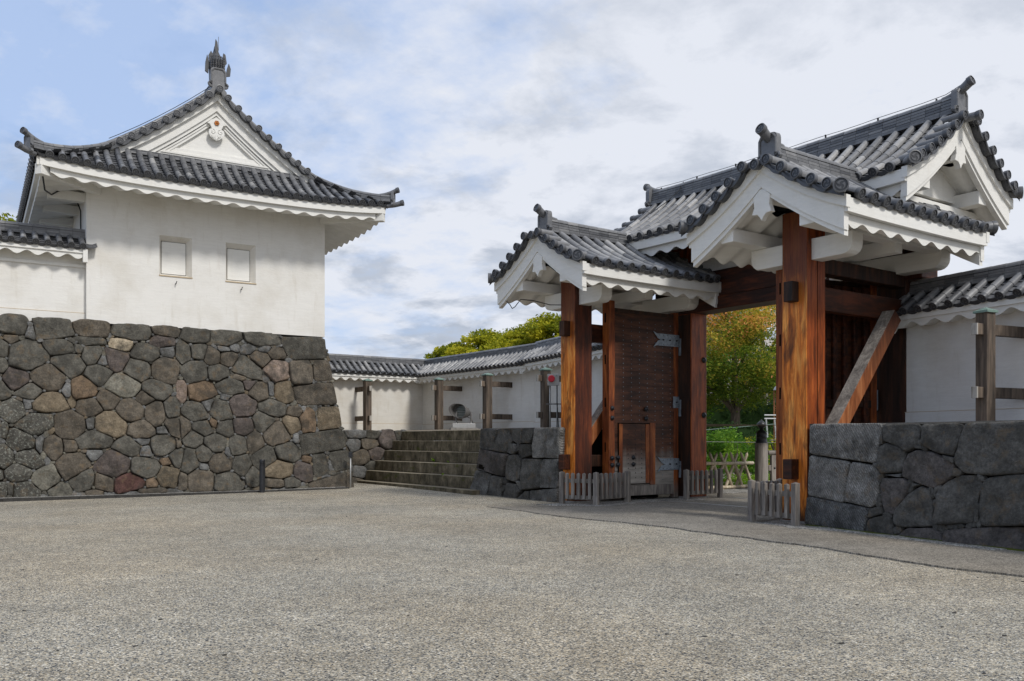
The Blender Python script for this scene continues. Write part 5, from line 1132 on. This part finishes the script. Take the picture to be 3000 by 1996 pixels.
# ------------------------------------------------------------------ beyond the gate
t_ = thing('bamboo_fence', 'crossed grey bamboo fence seen through the gate opening', 'fence', frame(5.5, 27.3, 38.5))
L = 3.05
for z in (.10, .86):
    for y in (-.05, .05):
        B = MB(); B.tube([(0, y, z), (.8, y, z + .012), (1.6, y, z), (L, y, z - .01)], .052, 8); B.build('rail', 'bamboo', t_, smooth=True)
for k in range(-1, 6):
    for sg in (-1, 1):
        x0 = .12 + .52 * k + (.26 if sg < 0 else 0); xa, xb = (x0, x0 + .62 * sg) if sg > 0 else (x0 + .62, x0)
        if min(xa, xb) < -.25 or max(xa, xb) > L + .2: continue
        B = MB(); y = .02 * sg; pts = [(xa, y, .02), (xa + (xb - xa) * .5, y, .6), (xb, y, 1.14), (xb + (xb - xa) * .05, y, 1.22)]
        B.tube(pts, [.050, .050, .046, .012], 8)
        for u_ in (.3, .62): B.tube([(xa + (xb - xa) * u_, y, .02 + 1.12 * u_), (xa + (xb - xa) * (u_ + .015), y, .02 + 1.12 * (u_ + .015))], .055, 8)
        B.build('cane', 'bamboo', t_, smooth=True, angle=40)
B = MB()
for k in range(6):
    for z in (.10, .86): B.lathe([(.05, -.02), (.055, 0), (.05, .02)], X=Matrix.Translation((.25 + .52 * k, 0, z)) @ Matrix.Rotation(.7, 4, 'Y'), seg=8)
B.build('knots', 'cable', t_)
t_ = thing('bridge_post', 'thick grey round post with a black onion-shaped metal cap', 'post', frame(7.87, 28.0, 0))
B = MB(); B.lathe([(.20, -.1), (.205, .6), (.198, 1.48), (.18, 1.52)], seg=20); B.build('shaft', 'wood_grey', t_, smooth=True, angle=40)
B = MB(); B.lathe([(.185, 1.50), (.185, 1.55), (.165, 1.57), (.165, 1.68), (.175, 1.69), (.165, 1.70), (.165, 1.80), (.172, 1.82), (.13, 1.88), (.06, 1.93), (.055, 1.97), (.10, 2.0), (.145, 2.06), (.14, 2.12), (.08, 2.18), (.03, 2.22), (.001, 2.27)], seg=22); B.build('onion_cap', 'iron', t_, smooth=True, angle=50)
t_ = thing('bridge_railing', 'pale grey timber railing running right from the onion-capped post', 'railing', frame(8.1, 28.1, 12))
B = MB(); B.tube([(0, 0, 1.2), (2.5, .02, 1.2)], .075, 10); B.build('handrail', 'wood_grey', t_, smooth=True, angle=40)
for z in (.72, .2): bx('rail', 'wood_grey', t_, 0, 2.5, -.05, .05, z - .09, z + .09)
for x in (.2, 1.3): bx('baluster', 'wood_grey', t_, x - .1, x + .1, -.07, .07, -.1, 1.12)
B = MB(); B.lathe([(.045, 0), (.03, .03), (.001, .04)], X=Matrix.Translation((.2, -.055, .72)) @ Matrix.Rotation(math.pi / 2, 4, 'X'), seg=10); B.build('nail_cap', 'iron', t_)
B = MB(); R_ = random.Random(4)
for k in range(60):
    x = .2 + 7.6 * k / 60; w_ = .05 + .16 * max(0, noise.noise(Vector((x * 2.1, 0, 0))) + .35); B.lathe([(w_, 0), (w_ * .7, .012), (.001, .018)], X=Matrix.Translation((x, -.10, .022)) @ Matrix.Diagonal((1.2, .75, 1, 1)), seg=7)
tag(B.build('moss', 'moss', X=FW), 'strip of yellow-green moss along the foot of the dark block wall', 'moss', kind='stuff')
B = MB(); R_ = random.Random(14)      # loose darker stones and dead leaves on the gravel
for k in range(160):
    y = 5.0 + 18 * R_.random() ** 1.5; x = (R_.random() - .5) * 1.2 * y; s_ = R_.uniform(.006, .018)
    s_ *= 1
    B.lathe([(s_, -.004), (s_ * .9, s_ * .45), (.001, s_ * .6)], X=Matrix.Translation((x, y, gh(x, y))) @ Matrix.Rotation(R_.random() * 3, 4, 'Z') @ Matrix.Diagonal((R_.uniform(1, 1.7), 1, 1, 1)), seg=6, r=R_.random())
tag(B.build('pebbles', 'kerb'), 'darker loose pebbles and bits scattered over the gravel', 'pebbles', kind='stuff')
t_ = thing('utility_mast', 'rusty lattice mast with white cross arms and insulators beyond the gate', 'mast', frame(11.0, 36.5, 10))
B = MB(); w_ = .16
for sx in (-w_, w_):
    for sy in (-w_, w_): B.box(sx - .018, sx + .018, sy - .018, sy + .018, 0, 3.7)
for k in range(14):
    z = .1 + .25 * k
    for sy in (-w_, w_): B.tube([(-w_ if k % 2 else w_, sy, z), (w_ if k % 2 else -w_, sy, z + .25)], .011, 4)
    for sx in (-w_, w_): B.tube([(sx, -w_ if k % 2 else w_, z), (sx, w_ if k % 2 else -w_, z + .25)], .011, 4)
B.build('lattice', 'rust', t_)
B = MB(); B.lathe([(.26, 3.66), (.2, 3.78), (.02, 3.9)], seg=10); B.build('cap', 'steel', t_)
for z in (2.62, 2.48): B = MB(); B.tube([(-.75, -.18, z), (.5, -.18, z)], .028, 8); B.build('cross_arm', 'white_metal', t_)
for x in (-.62, -.25, .1):
    B = MB(); B.lathe([(.045, 0), (.02, .06), (.045, .08), (.02, .14), (.045, .16), (.02, .24)], c=(x, -.18, 1.66), seg=8); B.tube([(x, -.18, 1.85), (x - .06, -.18, 2.45)], .03, 6, r=.3); B.build('insulator', 'white_metal', t_)
bx('platform', 'gunmetal', t_, -.75, .4, -.3, .3, 1.58, 1.62, .005)
B = MB(); B.tube([(-.5, -.2, 1.55), (-.2, -.2, .8), (.0, -.2, .1)], .03, 6); B.build('stay', 'iron', t_)
t_ = thing('guard_cable', 'taut pale green cable crossing in front of the hedge beyond the gate', 'cable', frame(7.5, 34, 0))
B = MB(); B.tube([(-.6, 0, 1.95), (3.4, 1.5, 2.28)], .012, 6); B.build('strand', 'copper', t_); B = MB(); B.tube([(-1, -1, 1.55), (3.2, -.6, 1.5)], .010, 6); B.build('strand', 'gunmetal', t_)
t_ = thing('white_building', 'pale apartment block glimpsed through the leaves beyond the gate', 'building', frame(19.2, 78, -8))
bx('wall', 'far_wall', t_, -4, 8, 0, 10, 0, 10.5, 0)
for k in range(3):
    for j in range(5):
        w2 = bx('window', 'far_glass', t_, -3.4 + 2.2 * j, -2.0 + 2.2 * j, -.05, .05, 1.4 + 3.1 * k, 2.9 + 3.1 * k, 0)
        bx('frame', 'far_wall', w2, -2.72 + 2.2 * j, -2.66 + 2.2 * j, -.08, -.05, 1.4 + 3.1 * k, 2.9 + 3.1 * k, 0)
for k in range(3): bx('balcony', 'far_wall', t_, -3.8, 7.8, -1.1, -.02, .9 + 3.1 * k, 1.2 + 3.1 * k, 0)
t_ = thing('grey_roofed_hall', 'hall with a grey hipped roof behind the autumn trees, seen under the lintel', 'building', frame(15.2, 66, 12))
bx('wall', 'far_wall', t_, -3, 3.0, 0, 8, 0, 9.4, 0)
B = MB(); B.add([(-4.2, -1.2, 9.3), (3.6, -1.2, 9.3), (3.6, 9, 9.3), (-4.2, 9, 9.3), (-4.2, -1.2, 9.55), (3.6, -1.2, 9.55), (3.6, 9, 9.55), (-4.2, 9, 9.55), (-2, 2, 11.3), (1.2, 2, 11.3), (1.2, 6, 11.3), (-2, 6, 11.3)], [(0, 3, 2, 1), (0, 1, 5, 4), (1, 2, 6, 5), (2, 3, 7, 6), (3, 0, 4, 7), (4, 5, 9, 8), (5, 6, 10, 9), (6, 7, 11, 10), (7, 4, 8, 11), (8, 9, 10, 11)])
rr = B.build('roof', 'far_roof', t_); bx('ridge', 'far_roof', rr, -2.1, 1.3, 1.8, 6.2, 11.3, 11.6, .02); bx('gutter', 'far_roof', rr, -4.25, 3.65, -1.32, -1.2, 9.3, 9.5, .01)

# ------------------------------------------------------------------ trees and plants
def leaves(B, c, rad, n_, size, R_, flatn=.0, rlo=0., rhi=1.):
    """n_ leaf faces scattered in an uneven ball"""
    for _ in range(n_):
        u_ = Vector((R_.gauss(0, 1), R_.gauss(0, 1), R_.gauss(0, 1))).normalized() * (R_.random() ** .45)
        p = Vector((c[0] + u_.x * rad[0], c[1] + u_.y * rad[1], c[2] + u_.z * rad[2]))
        a = Vector((R_.gauss(0, 1), R_.gauss(0, 1), R_.gauss(0, .6))).normalized(); b_ = a.cross(Vector((R_.gauss(0, 1), R_.gauss(0, 1), R_.gauss(0, 1)))).normalized()
        s_ = size * R_.uniform(.6, 1.3); n2 = a.cross(b_) * s_ * .18
        B.v.extend([tuple(p - a * s_), tuple(p - b_ * s_ * .42 + n2), tuple(p + a * s_), tuple(p + b_ * s_ * .42 + n2)])
        o = len(B.v) - 4; B.f.append((o, o + 1, o + 2, o + 3)); B.r.append(min(1, max(0, R_.gauss((rlo + rhi) / 2, (rhi - rlo) * .28)))); B.m.append(0); B.c.append((1, 1, 1, 0))
def tree(name, label, x, y, z, h, cr, ch, mat, seed, nclump=46, per=170, size=.11, trunk=.16, lean=0., clear=.3, group=None, tw_=3, bare=0):
    R_ = random.Random(seed); t_ = thing(name, label, 'tree', frame(x, y, R_.uniform(0, 360), z), group)
    B = MB(); top = h * .72; pts = [Vector((0, 0, -.2))]
    for k in range(1, 7): pts.append(Vector((lean * k * .1 + R_.uniform(-.06, .06) * k * .5, R_.uniform(-.06, .06) * k * .5, top * k / 6)))
    B.tube(pts, [trunk * (1.25 - .15 * k) for k in range(7)], 9); limbs = []
    for k in range(9):
        b0 = pts[2 + k % 4]; a = k * 2.4 + R_.random(); L = cr * R_.uniform(.6, .95); e = b0 + Vector((math.cos(a) * L, math.sin(a) * L, h * R_.uniform(.12, .34)))
        m_ = b0.lerp(e, .5) + Vector((0, 0, .12 * L)); B.tube([b0, m_, e], [trunk * .42, trunk * .26, trunk * .08], 6); limbs.append((m_, e))
        for j in range(tw_):
            q = m_.lerp(e, R_.random()); e2 = q + Vector((R_.uniform(-1, 1), R_.uniform(-1, 1), R_.uniform(-.1, .8))) * L * .45; B.tube([q, e2], [trunk * .13, trunk * .04], 4); limbs.append((q, e2))
    B.build('trunk', 'bark', t_, smooth=True, angle=60); B = MB(); zc = h - ch / 2
    for k in range(nclump):
        if k < len(limbs): c = limbs[k][1]
        else:
            a = R_.uniform(0, 6.28); u_ = R_.uniform(-1, 1); q = (1 - u_ * u_) ** .5 * R_.uniform(.55, 1.0); c = Vector((math.cos(a) * q * cr, math.sin(a) * q * cr, zc + u_ * ch / 2))
        rr = cr * R_.uniform(.16, .34); lo = R_.uniform(-.12, .6) if mat != 'leaf_autumn' else max(-.1, min(.65, (c[2] - zc) / ch * .9 + R_.uniform(-.1, .5))); leaves(B, c, (rr, rr, rr * .55), int(per * R_.uniform(.5, 1.4)), size, R_, rlo=lo, rhi=lo + .5)
    B.build('crown', mat, t_); return t_
G = 'yellow-green trees behind the white walls'
for i, (x, y, h, cr, lab) in enumerate([(-3.3, 54, 6.7, 2.2, 'lowest yellow-green treetop at the left end of the row behind the white wall'), (-1.5, 51, 7.1, 2.7, 'rounded yellow-green treetop behind the roof of the white wall, second from left'), (.6, 52, 7.4, 2.7, 'yellow-green treetop in the middle right of the row behind the white wall'), (2.4, 50, 7.9, 2.4, 'tallest yellow-green treetop, showing beside the left gate post')]):
    tree('maple_tree', lab, x, y, .5, h, cr, 3.8, 'leaf_yellow', 40 + i, 120, 260, .11, .18, group=G)
tree('maple_tree', 'green tree whose crown shows past the left edge of the turret roof', -28.2, 44, 1, 14.5, 3.6, 6, 'leaf_yellow', 48, 50, 260, .15, .25)
tree('cherry_tree', 'turning cherry tree with forked trunk, orange and green leaves, framed by the gate', 12.1, 48, .9, 8.6, 3.8, 6.0, 'leaf_autumn', 61, 170, 250, .085, .26, lean=.2)
tree('cherry_tree', 'cherry tree with thin dark foliage in the right of the gate opening', 16.3, 52, .9, 8.2, 3.2, 5.6, 'leaf_autumn', 62, 40, 130, .09, .2)
tree('broadleaf_tree', 'dark green tree rising behind the cherry tree at the top of the opening', 17.5, 62, 1, 12.5, 4.2, 7, 'leaf_green', 63, 60, 170, .14, .3)
tree('broadleaf_tree', 'bright green leafy tree low behind the left of the cherry tree', 9.6, 50, .8, 6.2, 2.6, 4.2, 'leaf_green', 64, 60, 220, .11, .18)
for x, y, h, sd_, lab in ((22.5, 52, 8.5, 81, 'green tree hidden mostly by the big right gate post'), (28, 58, 10, 82, 'green tree beyond the right wall, farthest right')):
    tree('broadleaf_tree', lab, x, y, .8, h, 3.8, 6.0, 'leaf_green', sd_, 60, 120, .15, .25)
def shrub(name, label, x, y, z, rx, ry, h, mat, seed, n_, size, cat='bush'):
    R_ = random.Random(seed); t_ = thing(name, label, cat, frame(x, y, 0, z)); B = MB()
    for k in range(7): B.tube([(0, 0, 0), (R_.uniform(-.5, .5) * rx, R_.uniform(-.5, .5) * ry, h * R_.uniform(.5, .9))], [.02, .006], 5)
    B.build('stems', 'bark', t_); B = MB()
    for k in range(n_ // 60):
        c = (R_.uniform(-.8, .8) * rx, R_.uniform(-.8, .8) * ry, h * R_.uniform(.15, .92)); q = R_.uniform(.16, .32); lo = R_.uniform(0, .5)
        leaves(B, c, (rx * q + .12, ry * q + .12, h * q * .6), 60, size, R_, rlo=lo, rhi=lo + .5)
    B.build('leaves', mat, t_)
    if cat == 'hedge': B = MB(); B.box(-rx * .92, rx * .92, -ry * .7, ry * .7, 0, h * .86); B.build('inner_mass', 'leaf_dark', t_)
shrub('hedge', 'clipped dark hedge in front of the cherry trunk', 12.0, 43.5, .2, 3.6, .6, 2.25, 'leaf_dark', 71, 14000, .07, 'hedge')
shrub('hedge', 'long dark hedge running on to the right behind the big gate post', 21.5, 45, .2, 6.0, .7, 2.3, 'leaf_dark', 78, 9000, .09, 'hedge')
shrub('hedge', 'taller dark hedge in deep shade behind the clipped one', 14.0, 56, .2, 5.5, 1., 4.2, 'leaf_dark', 72, 15000, .11, 'hedge')
shrub('bush', 'fresh green bush rising just right of the left main gate post', 7.9, 35.0, 0, 1.0, .9, 2.1, 'leaf_green', 73, 4200, .075)
shrub('bush', 'mid green bush under the hedge in the middle of the opening', 9.6, 36.5, 0, 1.1, .9, 1.9, 'leaf_green', 74, 4200, .07)
shrub('bush', 'small lime green bush just behind the bamboo fence', 7.75, 30.8, 0, .35, .3, 1.75, 'leaf_lime', 75, 540, .055)
shrub('bush', 'dull green bush to the right of the onion-capped post', 11.2, 39, 0, 1.3, .9, 1.8, 'leaf_yellow', 76, 3000, .07)
shrub('ground_cover', 'low bright green ground cover at the foot of the bamboo fence', 7.6, 30.0, 0, 1.9, .9, .45, 'leaf_lime', 77, 3000, .05, 'plants')
for i, (a, b_, z, s_) in enumerate(((-7.9, .62, .885, .16), (-7.0, .6, .885, .1), (-6.2, -.12, .53, .08), (-9.0, -.10, .19, .05))):
    t_ = thing('step_weed', ['small fern growing on the third step, right of centre', 'low green weed on the third step edge', 'tiny sprig of weed on the second step', 'tiny green sprig at the lowest step'][i], 'weed', FG @ Matrix.Translation((a, b_, z)))
    B = MB(); R_ = random.Random(i)
    for k in range(14):
        an = R_.uniform(0, 6.28); e = Vector((math.cos(an) * s_, math.sin(an) * s_, s_ * R_.uniform(.3, .9))); sd_ = Vector((-math.sin(an), math.cos(an), 0)) * s_ * .16
        B.add([(0, 0, 0), tuple(e * .5 + sd_), tuple(e), tuple(e * .5 - sd_)], [(0, 1, 2, 3)], R_.random())
    B.build('leaves', 'leaf_lime', t_)
